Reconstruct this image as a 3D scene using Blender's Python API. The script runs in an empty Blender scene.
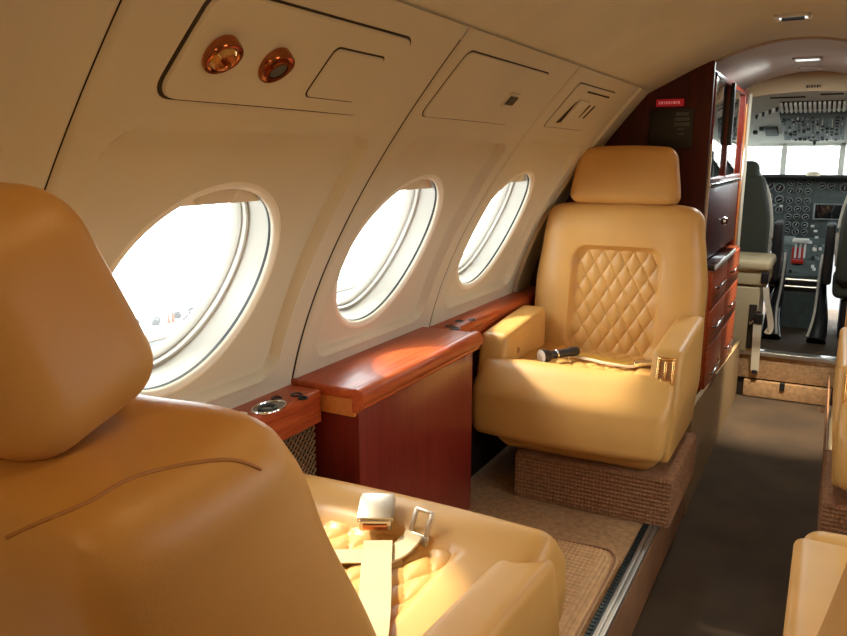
import bpy, bmesh, math, random
from mathutils import Vector, Matrix
from mathutils.bvhtree import BVHTree
random.seed(7)
PI = math.pi
SC = bpy.context.scene
COL = SC.collection
XC = -0.15            # cabin centre line
PZ = 0.18             # height of the raised seat platform above the aisle

# ------------------------------------------------------------------ materials
def mat(name, col, rough=0.5, metal=0.0, coat=0.0, spec=0.5, emit=None, estr=0.0, var=0.0, vscale=8.0,
        bump=0.0, bscale=200.0, bdist=0.001, sheen=0.0, kind='noise', stretch=(1, 1, 1), col2=None):
    m = bpy.data.materials.new(name); m.use_nodes = True
    nt = m.node_tree; N = nt.nodes; L = nt.links
    b = N['Principled BSDF']
    b.inputs['Base Color'].default_value = (*col, 1)
    b.inputs['Roughness'].default_value = rough
    b.inputs['Metallic'].default_value = metal
    b.inputs['Coat Weight'].default_value = coat
    b.inputs['Coat Roughness'].default_value = 0.06
    b.inputs['Specular IOR Level'].default_value = spec
    b.inputs['Sheen Weight'].default_value = sheen
    if emit:
        b.inputs['Emission Color'].default_value = (*emit, 1); b.inputs['Emission Strength'].default_value = estr
    tc = N.new('ShaderNodeTexCoord'); mp = N.new('ShaderNodeMapping')
    mp.inputs['Scale'].default_value = stretch
    L.new(tc.outputs['Object'], mp.inputs['Vector'])
    if var > 0 or col2:
        n = N.new('ShaderNodeTexNoise'); n.inputs['Scale'].default_value = vscale; n.inputs['Detail'].default_value = 5
        if kind == 'wood': n.inputs['Distortion'].default_value = 1.4
        L.new(mp.outputs[0], n.inputs['Vector'])
        r = N.new('ShaderNodeValToRGB')
        c2 = col2 if col2 else tuple(c * (1 + var) for c in col)
        c1 = col if col2 else tuple(c * (1 - var) for c in col)
        r.color_ramp.elements[0].position = 0.35; r.color_ramp.elements[1].position = 0.65
        r.color_ramp.elements[0].color = (*c1, 1); r.color_ramp.elements[1].color = (*c2, 1)
        L.new(n.outputs['Fac'], r.inputs['Fac']); L.new(r.outputs['Color'], b.inputs['Base Color'])
    if bump > 0:
        if kind == 'rib':
            t = N.new('ShaderNodeTexWave'); t.inputs['Scale'].default_value = bscale; t.inputs['Distortion'].default_value = 1.2
            t.inputs['Detail'].default_value = 2; t.bands_direction = 'X'; out = t.outputs['Fac']
        elif kind == 'weave':
            t = N.new('ShaderNodeTexVoronoi'); t.inputs['Scale'].default_value = bscale
            t.inputs['Randomness'].default_value = 0.35; out = t.outputs['Distance']
        else:
            t = N.new('ShaderNodeTexNoise'); t.inputs['Scale'].default_value = bscale; t.inputs['Detail'].default_value = 3; out = t.outputs['Fac']
        L.new(mp.outputs[0], t.inputs['Vector'])
        bp = N.new('ShaderNodeBump'); bp.inputs['Strength'].default_value = bump; bp.inputs['Distance'].default_value = bdist
        L.new(out, bp.inputs['Height']); L.new(bp.outputs[0], b.inputs['Normal'])
    return m

M = {}
M['leather'] = mat('tan_leather', (0.61, 0.335, 0.094), rough=0.42, var=0.05, vscale=5, bump=0.30, bscale=420, bdist=0.0006, spec=0.45)
M['leather_seam'] = mat('leather_seam', (0.42, 0.20, 0.06), rough=0.6, bump=0.4, bscale=500)
M['pilot_cover'] = mat('pilot_seat_cover', (0.045, 0.05, 0.035), rough=0.8, bump=0.3, bscale=150)
M['sheepskin'] = mat('sheepskin', (0.55, 0.50, 0.42), rough=0.95, bump=0.8, bscale=120, bdist=0.003)
M['wall'] = mat('beige_wall_liner', (0.64, 0.59, 0.455), rough=0.62, var=0.02, vscale=4, bump=0.12, bscale=300, bdist=0.0006)
M['ceiling'] = mat('ceiling_liner', (0.66, 0.62, 0.47), rough=0.8, var=0.03, vscale=6, bump=0.2, bscale=400, bdist=0.0006)
M['ceiling_daylit'] = mat('daylit_ceiling_liner', (0.70, 0.68, 0.62), rough=0.95, spec=0.1, var=0.04, vscale=9, bump=0.2, bscale=400, bdist=0.0006)  # vestibule copy of the liner, cockpit daylight put into its paler colour
M['gap'] = mat('dark_gap', (0.035, 0.02, 0.01), rough=0.8)
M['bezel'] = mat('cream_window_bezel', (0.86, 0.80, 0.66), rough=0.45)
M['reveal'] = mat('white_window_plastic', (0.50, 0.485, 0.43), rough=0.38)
M['rubber'] = mat('black_rubber', (0.006, 0.012, 0.012), rough=0.55)
M['wood'] = mat('red_mahogany', (0.36, 0.055, 0.014), rough=0.40, coat=0.10, spec=0.3, kind='wood', col2=(0.50, 0.105, 0.024), vscale=6, stretch=(9, 0.8, 9))
M['wood_dark'] = mat('dark_red_mahogany', (0.17, 0.014, 0.009), rough=0.3, coat=0.3, kind='wood', col2=(0.22, 0.023, 0.013), vscale=5, stretch=(9, 9, 0.8))
M['wood_orange'] = mat('orange_wood_end', (0.62, 0.20, 0.045), rough=0.3, coat=0.6, kind='wood', col2=(0.72, 0.27, 0.07), vscale=7, stretch=(9, 2, 9))
M['wood_bulkhead'] = mat('bulkhead_maroon_wood', (0.045, 0.006, 0.005), rough=0.45, coat=0.1, spec=0.3, kind='wood', col2=(0.070, 0.010, 0.007), vscale=4, stretch=(8, 8, 1))
M['copper'] = mat('copper_trim', (0.42, 0.15, 0.07), rough=0.15, metal=1)
M['chrome'] = mat('chrome', (0.75, 0.75, 0.74), rough=0.12, metal=1)
M['steel'] = mat('brushed_steel', (0.62, 0.54, 0.42), rough=0.36, metal=1, var=0.05, vscale=40)
M['brass'] = mat('gold_plated', (0.85, 0.52, 0.20), rough=0.2, metal=1)
M['alu'] = mat('aluminium_rail', (0.60, 0.58, 0.52), rough=0.38, metal=0.9)
M['black'] = mat('black_plastic', (0.015, 0.015, 0.016), rough=0.4)
M['blackgloss'] = mat('black_glass', (0.01, 0.01, 0.012), rough=0.05, coat=1.0)
M['mirror'] = mat('smoked_mirror', (0.62, 0.60, 0.57), rough=0.05, metal=1)
M['grey'] = mat('grey_panel', (0.07, 0.09, 0.085), rough=0.55, var=0.15, vscale=30)
M['greylight'] = mat('light_grey_panel', (0.24, 0.28, 0.28), rough=0.5, var=0.1, vscale=30)
M['overhead'] = mat('blue_grey_overhead', (0.10, 0.135, 0.14), rough=0.5, var=0.1, vscale=30)
M['jump'] = mat('cream_jump_seat_vinyl', (0.58, 0.46, 0.26), rough=0.55, bump=0.1, bscale=200)
M['cream'] = mat('cream_plastic', (0.72, 0.64, 0.48), rough=0.45)
M['vinyl'] = mat('cream_vinyl_side', (0.40, 0.27, 0.13), rough=0.55, bump=0.1, bscale=200)
M['offwhite'] = mat('cockpit_liner_offwhite', (0.62, 0.63, 0.57), rough=0.6, var=0.04, vscale=12)
M['carpet'] = mat('tan_ribbed_carpet', (0.46, 0.27, 0.125), rough=0.95, var=0.18, vscale=60, bump=0.9, kind='noise', bscale=240, bdist=0.004)
M['mat'] = mat('ribbed_mat', (0.56, 0.34, 0.16), rough=0.95, var=0.1, vscale=50, bump=0.5, bscale=300, bdist=0.002)
M['pedestal'] = mat('brown_ribbed_carpet', (0.30, 0.145, 0.065), rough=0.95, var=0.2, vscale=70, bump=1.0, bscale=230, bdist=0.004)
M['aisle'] = mat('aisle_carpet', (0.052, 0.030, 0.013), rough=0.97, var=0.22, vscale=5, bump=0.5, bscale=500, bdist=0.002)
M['skirt'] = mat('aisle_skirting', (0.30, 0.145, 0.065), rough=0.6, var=0.12, vscale=10)
M['mesh_back'] = mat('dark_grille_back', (0.02, 0.013, 0.01), rough=0.8)
M['mesh_wire'] = mat('bronze_grille_wire', (0.30, 0.17, 0.08), rough=0.35, metal=0.7)
M['webbing'] = mat('cream_belt_webbing', (0.52, 0.41, 0.235), rough=0.75, bump=0.5, bscale=350, bdist=0.001)
M['webbing_yellow'] = mat('yellow_belt_webbing', (0.62, 0.34, 0.04), rough=0.7, bump=0.5, bscale=350, bdist=0.001)
M['red'] = mat('red_placard', (0.42, 0.008, 0.015), rough=0.4, emit=(1.0, 0.02, 0.05), estr=0.10)
M['redlever'] = mat('red_lever', (0.5, 0.02, 0.01), rough=0.4)
M['placardtext'] = mat('pale_placard_lettering', (0.8, 0.35, 0.35), rough=0.5, emit=(1.0, 0.35, 0.35), estr=0.15)
M['greytext'] = mat('grey_placard_lettering', (0.16, 0.19, 0.17), rough=0.6)
M['white'] = mat('white_plastic', (0.78, 0.78, 0.74), rough=0.4)
M['lens'] = mat('lamp_lens', (0.8, 0.82, 0.8), rough=0.3, emit=(0.92, 1.0, 0.97), estr=1.2)
M['crystal'] = mat('flashlight_lens', (0.85, 0.83, 0.78), rough=0.25, metal=0.3, bump=1.0, bscale=160, bdist=0.004)
M['snow'] = mat('pale_ground', (0.62, 0.63, 0.62), rough=0.95)
M['asphalt'] = mat('apron_asphalt', (0.034, 0.034, 0.034), rough=0.95, var=0.1, vscale=0.4)
M['hangar'] = mat('tan_kerb', (0.075, 0.055, 0.035), rough=0.9)
M['truck'] = mat('dark_clump', (0.05, 0.05, 0.05), rough=0.6)
M['truckred'] = mat('apron_vehicle_red', (0.4, 0.05, 0.03), rough=0.6)

def glass(name, tint=(0.97, 0.99, 0.99)):
    m = bpy.data.materials.new(name); m.use_nodes = True
    nt = m.node_tree; nt.nodes.clear()
    o = nt.nodes.new('ShaderNodeOutputMaterial'); mx = nt.nodes.new('ShaderNodeMixShader')
    t = nt.nodes.new('ShaderNodeBsdfTransparent'); t.inputs[0].default_value = (*tint, 1)
    g = nt.nodes.new('ShaderNodeBsdfGlossy'); g.inputs['Roughness'].default_value = 0.03
    mx.inputs[0].default_value = 0.04
    nt.links.new(t.outputs[0], mx.inputs[1]); nt.links.new(g.outputs[0], mx.inputs[2])
    nt.links.new(mx.outputs[0], o.inputs[0]); return m
M['glass'] = glass('window_acrylic')

# ------------------------------------------------------------------ helpers
def wloc(o):
    v = Vector((0, 0, 0))
    while o is not None:
        v = v + Vector(o.location); o = o.parent
    return v

def ob(name, vf, m, parent=None, smooth=True, world=False, mod=None):
    """link one mesh object. world=True: vertices are world coordinates (parent chain unrotated)"""
    vs, fs = vf
    if world and parent is not None:
        w = wloc(parent); vs = [tuple(Vector(v) - w) for v in vs]
    me = bpy.data.meshes.new(name); me.from_pydata([tuple(v) for v in vs], [], fs)
    me.validate(); me.update()
    bm = bmesh.new(); bm.from_mesh(me)
    bmesh.ops.remove_doubles(bm, verts=bm.verts, dist=1e-6)
    bmesh.ops.recalc_face_normals(bm, faces=bm.faces)
    bm.to_mesh(me); bm.free()
    me.materials.append(M[m])
    if smooth:
        me.polygons.foreach_set('use_smooth', [True] * len(me.polygons))
        try: me.set_sharp_from_angle(angle=math.radians(38))
        except Exception: pass
    o = bpy.data.objects.new(name, me); COL.objects.link(o)
    if parent is not None: o.parent = parent
    return o

def thing(name, label, cat, loc=(0, 0, 0), rz=0.0, group=None, kind=None):
    o = bpy.data.objects.new(name, None); COL.objects.link(o)
    o.location = loc; o.rotation_euler = (0, 0, rz); o.empty_display_size = 0.05
    tag(o, label, cat, group, kind); return o

def tag(o, label=None, cat=None, group=None, kind=None):
    if label: o['label'] = label
    if cat: o['category'] = cat
    if group: o['group'] = group
    if kind: o['kind'] = kind
    return o

def join(*vfs):
    V, F = [], []
    for vs, fs in vfs:
        n = len(V); V += [tuple(v) for v in vs]; F += [tuple(i + n for i in f) for f in fs]
    return V, F

def xf(vf, mtx):
    return [tuple(mtx @ Vector(v)) for v in vf[0]], vf[1]
def mv(vf, x, y, z): return [(v[0] + x, v[1] + y, v[2] + z) for v in vf[0]], vf[1]

def axis_pts(h, r, n, k=4):
    if r >= h - 1e-6: 
        return [-h * math.cos(PI * i / (2 * k)) if i <= k else h * math.cos(PI * (2 * k - i) / (2 * k)) for i in range(2 * k + 1)]
    a = [-h + r * (1 - math.cos(PI * i / (2 * k))) for i in range(k)]
    mid = [-(h - r) + 2 * (h - r) * i / n for i in range(n + 1)]
    return a + mid + [-v for v in reversed(a)]

def rbox(hx, hy, hz, r=0.01, n=(2, 2, 2), k=3, warp=None, at=(0, 0, 0)):
    """rounded box, half sizes hx hy hz"""
    hs = (hx, hy, hz); r = min(r, hx, hy, hz)
    ax = [axis_pts(hs[i], r, n[i], k) for i in range(3)]
    V, F, idx = [], [], {}
    def vid(i, j, l):
        key = (i, j, l)
        if key not in idx:
            p = (ax[0][i], ax[1][j], ax[2][l])
            inn = [max(-(hs[q] - r), min(hs[q] - r, p[q])) for q in range(3)]
            d = [p[q] - inn[q] for q in range(3)]; L = math.sqrt(sum(t * t for t in d)) or 1
            # normalise cube point offset to radius r
            q3 = tuple(inn[q] + d[q] / L * r for q in range(3))
            if warp: q3 = warp(*q3)
            idx[key] = len(V); V.append((q3[0] + at[0], q3[1] + at[1], q3[2] + at[2]))
        return idx[key]
    nx, ny, nz = len(ax[0]), len(ax[1]), len(ax[2])
    for i in range(nx - 1):
        for j in range(ny - 1):
            for l, s in ((0, 1), (nz - 1, 0)):
                F.append((vid(i, j, l), vid(i, j + 1, l), vid(i + 1, j + 1, l), vid(i + 1, j, l)) if s else (vid(i, j, l), vid(i + 1, j, l), vid(i + 1, j + 1, l), vid(i, j + 1, l)))
    for i in range(nx - 1):
        for l in range(nz - 1):
            for j, s in ((0, 1), (ny - 1, 0)):
                F.append((vid(i, j, l), vid(i + 1, j, l), vid(i + 1, j, l + 1), vid(i, j, l + 1)) if s else (vid(i, j, l), vid(i, j, l + 1), vid(i + 1, j, l + 1), vid(i + 1, j, l)))
    for j in range(ny - 1):
        for l in range(nz - 1):
            for i, s in ((0, 1), (nx - 1, 0)):
                F.append((vid(i, j, l), vid(i, j, l + 1), vid(i, j + 1, l + 1), vid(i, j + 1, l)) if s else (vid(i, j, l), vid(i, j + 1, l), vid(i, j + 1, l + 1), vid(i, j, l + 1)))
    return V, F

def bx(x0, x1, y0, y1, z0, z1, r=0.003, k=2):
    return rbox(abs(x1 - x0) / 2, abs(y1 - y0) / 2, abs(z1 - z0) / 2, r, (1, 1, 1), k, at=((x0 + x1) / 2, (y0 + y1) / 2, (z0 + z1) / 2))

def lathe(prof, n=24, axis=None, at=(0, 0, 0), ell=(1, 1)):
    """prof: list of (r, h). axis: direction of h"""
    V, F = [], []
    for r, h in prof:
        for i in range(n):
            a = 2 * PI * i / n; V.append((r * math.cos(a) * ell[0], r * math.sin(a) * ell[1], h))
    for p in range(len(prof) - 1):
        for i in range(n):
            F.append((p * n + i, p * n + (i + 1) % n, (p + 1) * n + (i + 1) % n, (p + 1) * n + i))
    for p in (0, len(prof) - 1):
        if prof[p][0] > 1e-5: F.append(tuple(p * n + i for i in range(n)))
    if axis is not None:
        q = Vector((0, 0, 1)).rotation_difference(Vector(axis).normalized()).to_matrix()
        V = [tuple(q @ Vector(v)) for v in V]
    return [(v[0] + at[0], v[1] + at[1], v[2] + at[2]) for v in V], F

def tube(pts, r, n=8, cap=True, closed=False):
    P = [Vector(p) for p in pts]; V, F = [], []; m = len(P)
    up = Vector((0, 0, 1))
    for i, p in enumerate(P):
        t = (P[(i + 1) % m] - P[i - 1]) if closed else (P[min(i + 1, m - 1)] - P[max(i - 1, 0)])
        t.normalize()
        a = t.cross(up)
        if a.length < 0.05: a = t.cross(Vector((1, 0, 0)))
        a.normalize(); b = a.cross(t)
        rr = r[i] if isinstance(r, (list, tuple)) else r
        for j in range(n):
            an = 2 * PI * j / n; V.append(tuple(p + a * math.cos(an) * rr + b * math.sin(an) * rr))
    for i in range(m if closed else m - 1):
        for j in range(n):
            F.append((i * n + j, i * n + (j + 1) % n, ((i + 1) % m) * n + (j + 1) % n, ((i + 1) % m) * n + j))
    if cap and not closed: F.append(tuple(range(n))); F.append(tuple((m - 1) * n + j for j in range(n)))
    return V, F

def ribbon(pts, w, th, side=None, nrm=None):
    """flat strap along pts; nrm(p) gives the surface normal"""
    P = [Vector(p) for p in pts]; V, F = [], []; m = len(P)
    for i, p in enumerate(P):
        t = (P[min(i + 1, m - 1)] - P[max(i - 1, 0)]).normalized()
        nn = Vector(nrm[i]) if isinstance(nrm, list) else Vector(nrm if nrm else (0, 0, 1))
        a = t.cross(nn).normalized(); b = a.cross(t).normalized()
        for s, h in ((-1, 0), (-1, 1), (1, 1), (1, 0)):
            V.append(tuple(p + a * s * w / 2 + b * h * th))
    for i in range(m - 1):
        for j in range(4):
            F.append((i * 4 + j, i * 4 + (j + 1) % 4, (i + 1) * 4 + (j + 1) % 4, (i + 1) * 4 + j))
    F.append((0, 1, 2, 3)); F.append(tuple((m - 1) * 4 + j for j in range(4)))
    return V, F

def prism_x(poly, x0, x1):
    n = len(poly)
    V = [(x0, y, z) for y, z in poly] + [(x1, y, z) for y, z in poly]
    F = [tuple(range(n)), tuple(range(2 * n - 1, n - 1, -1))] + [(i, (i + 1) % n, n + (i + 1) % n, n + i) for i in range(n)]
    return V, F

def smooth01(t):
    t = max(0.0, min(1.0, t)); return t * t * (3 - 2 * t)

def rr_sdf(x, y, hx, hy, r):
    qx, qy = abs(x) - hx + r, abs(y) - hy + r
    return min(max(qx, qy), 0) + math.hypot(max(qx, 0), max(qy, 0)) - r

def catmull(pts, n=8):
    P = [Vector(p) for p in pts]; out = []
    for i in range(len(P) - 1):
        p0, p1, p2, p3 = P[max(i - 1, 0)], P[i], P[i + 1], P[min(i + 2, len(P) - 1)]
        for j in range(n):
            t = j / n
            out.append(0.5 * ((2 * p1) + (-p0 + p2) * t + (2 * p0 - 5 * p1 + 4 * p2 - p3) * t * t + (-p0 + 3 * p1 - 3 * p2 + p3) * t ** 3))
    out.append(P[-1]); return out

# ------------------------------------------------------------------ cabin wall profile
def wall_x(z):
    if z < 0.74: return -1.0547 - 0.02 * (0.74 - z) ** 2
    return -0.062 * z ** 3 + 0.659 * z ** 2 - 0.633 * z - 0.926
ZB, ZT = 0.22, 1.484
PROF = []; _s = 0.0
for i in range(401):
    z = ZB + (ZT - ZB) * i / 400; x = wall_x(z)
    if i: _s += math.hypot(x - PROF[-1][1], z - PROF[-1][2])
    PROF.append((_s, x, z))
SMAX = PROF[-1][0]
def s_of_z(z):
    t = (z - ZB) / (ZT - ZB) * 400; i = max(0, min(399, int(t))); f = t - i
    return PROF[i][0] * (1 - f) + PROF[i + 1][0] * f
def prof(s):
    lo, hi = 0, 400
    while hi - lo > 1:
        mid = (lo + hi) // 2
        if PROF[mid][0] > s: hi = mid
        else: lo = mid
    a, b = PROF[lo], PROF[hi]; f = (s - a[0]) / (b[0] - a[0])
    x, z = a[1] + (b[1] - a[1]) * f, a[2] + (b[2] - a[2]) * f
    tx, tz = b[1] - a[1], b[2] - a[2]; L = math.hypot(tx, tz)
    return x, z, tz / L, -tx / L          # normal into the cabin
SIDE = 1
def wp(Y, s, off=0.0, side=1):
    x, z, nx, nz = prof(s)
    X = x + nx * off; Z = z + nz * off
    if side < 0: X = 2 * XC - X
    return (X, Y, Z)
def wn(s, side=1):
    x, z, nx, nz = prof(s); return Vector((nx * side, 0, nz))

WZ = 1.012; WSC = s_of_z(WZ); WA, WB = 0.206, 0.213     # window centre height, half sizes along Y and along the wall

def wall_panel(y0, y1, yc, side, name):
    """one moulded wall liner panel with its window hole"""
    ny = 140; ns = 230
    ys = [y0 + (y1 - y0) * i / ny for i in range(ny + 1)]
    ss = [SMAX * j / ns for j in range(ns + 1)]
    ra, rb = y0 + 0.055, y1 - 0.075
    sr0, sr1 = s_of_z(0.785), s_of_z(1.288)
    V, F = [], []
    for Y in ys:
        for s in ss:
            off = 0.0
            e = min(Y - y0, y1 - Y)
            off -= 0.005 * (1 - smooth01(e / 0.008))
            d = rr_sdf(Y - (ra + rb) / 2, s - (sr0 + sr1) / 2, (rb - ra) / 2, (sr1 - sr0) / 2, 0.05)
            off -= 0.021 * smooth01(-d / 0.010)
            off += 0.0025 * math.exp(-((d - 0.003) / 0.005) ** 2)
            V.append(wp(Y, s, off, side))
    n = ns + 1
    for i in range(ny):
        for j in range(ns):
            Y = (ys[i] + ys[i + 1]) / 2; s = (ss[j] + ss[j + 1]) / 2
            if yc is not None and ((Y - yc) / (WA + 0.001)) ** 2 + ((s - WSC) / (WB + 0.001)) ** 2 < 1: continue
            F.append((i * n + j, (i + 1) * n + j, (i + 1) * n + j + 1, i * n + j + 1))
    return ob(name, (V, F), 'wall')

def ringloft(yc, side, prof_, n=72, closed_fan=False):
    V, F = [], []
    for k, off in prof_:
        for i in range(n):
            a = 2 * PI * i / n
            V.append(wp(yc + WA * k * math.cos(a), WSC + WB * k * math.sin(a), off, side))
    for p in range(len(prof_) - 1):
        for i in range(n): F.append((p * n + i, p * n + (i + 1) % n, (p + 1) * n + (i + 1) % n, (p + 1) * n + i))
    return V, F

def window(num, yc, side, closed=False):
    nm = 'window_%d' % num
    fr = ob(nm, ringloft(yc, side, [(1.035, -0.026), (1.035, -0.0225), (1.015, -0.0185), (0.992, -0.0180), (0.965, -0.022), (0.948, -0.026), (0.945, -0.032)]), 'bezel')
    tag(fr, kind='structure')
    sl = ob('seal', ringloft(yc, side, [(0.962, -0.030), (0.9445, -0.030), (0.943, -0.036), (0.96, -0.037)]), 'rubber', fr)
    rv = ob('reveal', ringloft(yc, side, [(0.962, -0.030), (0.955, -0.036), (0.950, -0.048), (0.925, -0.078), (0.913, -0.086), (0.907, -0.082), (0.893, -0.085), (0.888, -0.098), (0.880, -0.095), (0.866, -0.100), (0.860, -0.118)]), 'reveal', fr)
    n = 72
    V = [wp(yc, WSC, -0.114, side)]; F = []
    for k in (0.33, 0.66, 0.88):
        for i in range(n):
            a = 2 * PI * i / n; V.append(wp(yc + WA * k * math.cos(a), WSC + WB * k * math.sin(a), -0.114, side))
    for i in range(n):
        F.append((0, 1 + i, 1 + (i + 1) % n))
        for q in range(2): F.append((1 + q * n + i, 1 + q * n + (i + 1) % n, 1 + (q + 1) * n + (i + 1) % n, 1 + (q + 1) * n + i))
    ob('pane', (V, F), 'glass', fr)
    # pull-down shade, only its lowest edge showing at the top of the opening
    V, F = [], []; cols = 28; cut = -0.93 if closed else 0.73
    tmax = math.acos(cut / 0.945)
    for i in range(cols + 1):
        t = -1 + 2 * i / cols; k = 0.945
        yy = t * math.sin(tmax) * k
        top = math.sqrt(max(0, k * k - yy * yy)); bot = min(cut, top)
        if closed: yy = t * k; top = math.sqrt(max(0, k * k - yy * yy)); bot = -top
        for o_ in (-0.050, -0.054):
            for q in (bot, top):
                V.append(wp(yc + WA * yy, WSC + WB * q, o_, side))
    for i in range(cols):
        a = i * 4; b = a + 4
        F += [(a, b, b + 1, a + 1), (a + 2, a + 3, b + 3, b + 2), (a, a + 2, b + 2, b)]
    sh = ob('window_shade', (V, F), 'bezel', fr)
    tabv = []
    def tw(x, y, z): return wp(yc + x, WSC + WB * (-0.6 if closed else 0.83) + z, -0.048 + y, side)
    tb = rbox(0.042, 0.007, 0.016, 0.005, (6, 1, 2), 2, warp=tw)
    ob('shade_tab', tb, 'cream', sh)
    return fr

def patch(Y0, Y1, z0, z1, r, off, th, side=1, skew=0.0, name=None, n_arc=6, rings=(1.0, 0.9, 0.6, 0.3)):
    """rounded rectangular slab lying on the curved wall"""
    s0, s1 = s_of_z(z0), s_of_z(z1); yc, sc = (Y0 + Y1) / 2, (s0 + s1) / 2; hy, hs = (Y1 - Y0) / 2, (s1 - s0) / 2
    loop = []
    for cx, cy, a0 in ((hy - r, hs - r, 0), (-(hy - r), hs - r, PI / 2), (-(hy - r), -(hs - r), PI), (hy - r, -(hs - r), 1.5 * PI)):
        for i in range(n_arc + 1):
            a = a0 + PI / 2 * i / n_arc; loop.append((cx + r * math.cos(a), cy + r * math.sin(a)))
    # densify straight runs
    dl = []
    for i, p in enumerate(loop):
        q = loop[(i + 1) % len(loop)]; dl.append(p); L = math.hypot(q[0] - p[0], q[1] - p[1])
        m = int(L / 0.03)
        for t in range(1, m): dl.append((p[0] + (q[0] - p[0]) * t / m, p[1] + (q[1] - p[1]) * t / m))
    n = len(dl); V, F = [], []
    bev = min(0.003, th * 0.7)
    def pt(u, v, o_): return wp(yc + u + skew * v, sc + v, o_, side)
    def ringpts(k, o_, inset=0):
        for u, v in dl:
            L = math.hypot(u, v) or 1; kk = k - inset / L
            V.append(pt(u * kk, v * kk, o_))
    ringpts(1, off); ringpts(1, off + th - bev); ringpts(1, off + th, inset=bev)
    for k in rings[1:]: ringpts(k, off + th)
    V.append(pt(0, 0, off + th))
    R = 2 + len(rings)
    for p in range(R - 1):
        for i in range(n): F.append((p * n + i, p * n + (i + 1) % n, (p + 1) * n + (i + 1) % n, (p + 1) * n + i))
    for i in range(n): F.append(((R - 1) * n + i, (R - 1) * n + (i + 1) % n, R * n))
    return V, F

SEAMS = [-1.36, -0.69, -0.02, 0.605, 1.345, 2.03, 2.72]
WC = [-1.06, -0.385, 0.29, 0.966, 1.643, 2.318]
wn_ = 1
for side, sn in ((1, 'left'), (-1, 'right')):
    for i in range(6):
        p = wall_panel(SEAMS[i] + (0.0012 if i < 4 else 0.0036), SEAMS[i + 1] - (0.0012 if i < 3 else 0.0036), WC[i], side, 'wall_' + sn)
        tag(p, kind='structure')
        window(wn_, WC[i], side, closed=i < 3); wn_ += 1  # unseen aft shades closed to keep daylight off the near seat back
    # narrow end strip before the bulkhead, and the hull lining behind the seams
    V, F = [], []
    for j in range(61):
        s = SMAX * j / 60
        for Y, o_ in ((2.722, -0.004), (2.732, 0.006), (2.79, 0.006), (2.93, -0.01)): V.append(wp(Y, s, o_, side))
    for j in range(60):
        for q in range(3): F.append((j * 4 + q, j * 4 + q + 1, j * 4 + 5 + q, j * 4 + 4 + q))
    tag(ob('trim_1' if side > 0 else 'trim_2', (V, F), 'wall'), kind='structure')
    # dark backing strips behind the seams
    V, F = [], []
    for Y in SEAMS[1:]:
        b0 = len(V)
        for j in range(41):
            s = SMAX * j / 40
            V.append(wp(Y - 0.012, s, -0.025, side)); V.append(wp(Y + 0.012, s, -0.025, side))
        for j in range(40): F.append((b0 + 2 * j, b0 + 2 * j + 1, b0 + 2 * j + 3, b0 + 2 * j + 2))
    tag(ob('trim_3' if side > 0 else 'trim_4', (V, F), 'gap'), kind='structure')

def hull_skin(side):
    ny, ns = 420, 90; y0, y1 = -1.45, 2.93; V, F = [], []
    for i in range(ny + 1):
        for j in range(ns + 1): V.append(wp(y0 + (y1 - y0) * i / ny, SMAX * j / ns, -0.0275, side))
    for i in range(ny):
        for j in range(ns):
            Y = y0 + (y1 - y0) * (i + .5) / ny; s = SMAX * (j + .5) / ns
            if any(((Y - yc) / WA) ** 2 + ((s - WSC) / WB) ** 2 < 1.02 for yc in WC): continue
            a = i * (ns + 1) + j; F.append((a, a + ns + 1, a + ns + 2, a + 1))
    return V, F
for side in (1, -1): tag(ob('hull', hull_skin(side), 'gap'), kind='structure')

# ------------------------------------------------------------------ ceiling
CP = [(0.56, 1.462), (0.485, 1.4805), (0.462, 1.492), (0.40, 1.522), (0.33, 1.557), (0.27, 1.583), (0.19, 1.613), (0.11, 1.634), (0.05, 1.643), (0.0, 1.645)]
def ceil_prof(dz=0.0):
    L = [(XC - u, z + dz) for u, z in CP] + [(XC + u, z + dz) for u, z in reversed(CP[:-1])]
    return [(p[0], p[1]) for p in catmull([(a, 0, b) for a, b in L], 4) for p in [(p.x, p.z)]]
def extrude_prof(pr, ys, th=0.02, up=True):
    V, F = [], []; n = len(pr)
    for Y in ys:
        for x, z in pr: V.append((x, Y, z))
        for x, z in pr: V.append((x, Y, z + th))
    for i in range(len(ys) - 1):
        a, b = i * 2 * n, (i + 1) * 2 * n
        for j in range(n - 1):
            F.append((a + j, a + j + 1, b + j + 1, b + j)); F.append((a + n + j, a + n + j + 1, b + n + j + 1, b + n + j))
    for e in (0, (len(ys) - 1) * 2 * n):
        for j in range(n - 1): F.append((e + j, e + j + 1, e + n + j + 1, e + n + j))
    return V, F
tag(ob('ceiling', extrude_prof(ceil_prof(), [-1.5, 0, 1, 2, 2.95]), 'ceiling'), kind='structure')
tag(ob('ceiling', extrude_prof(ceil_prof(0.006), [2.985, 3.6, 4.22]), 'ceiling_daylit'), kind='structure')
# arch trim where the two ceilings meet
pr = ceil_prof()
V, F = [], []
for x, z in pr:
    for dy, dz in ((2.945, 0.004), (2.948, -0.004), (2.985, -0.004), (2.99, 0.012)): V.append((x, dy, z + dz))
for i in range(len(pr) - 1):
    for q in range(3): F.append((i * 4 + q, i * 4 + q + 1, i * 4 + 5 + q, i * 4 + 4 + q))
tag(ob('trim_5', (V, F), 'vinyl'), kind='structure')

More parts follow.
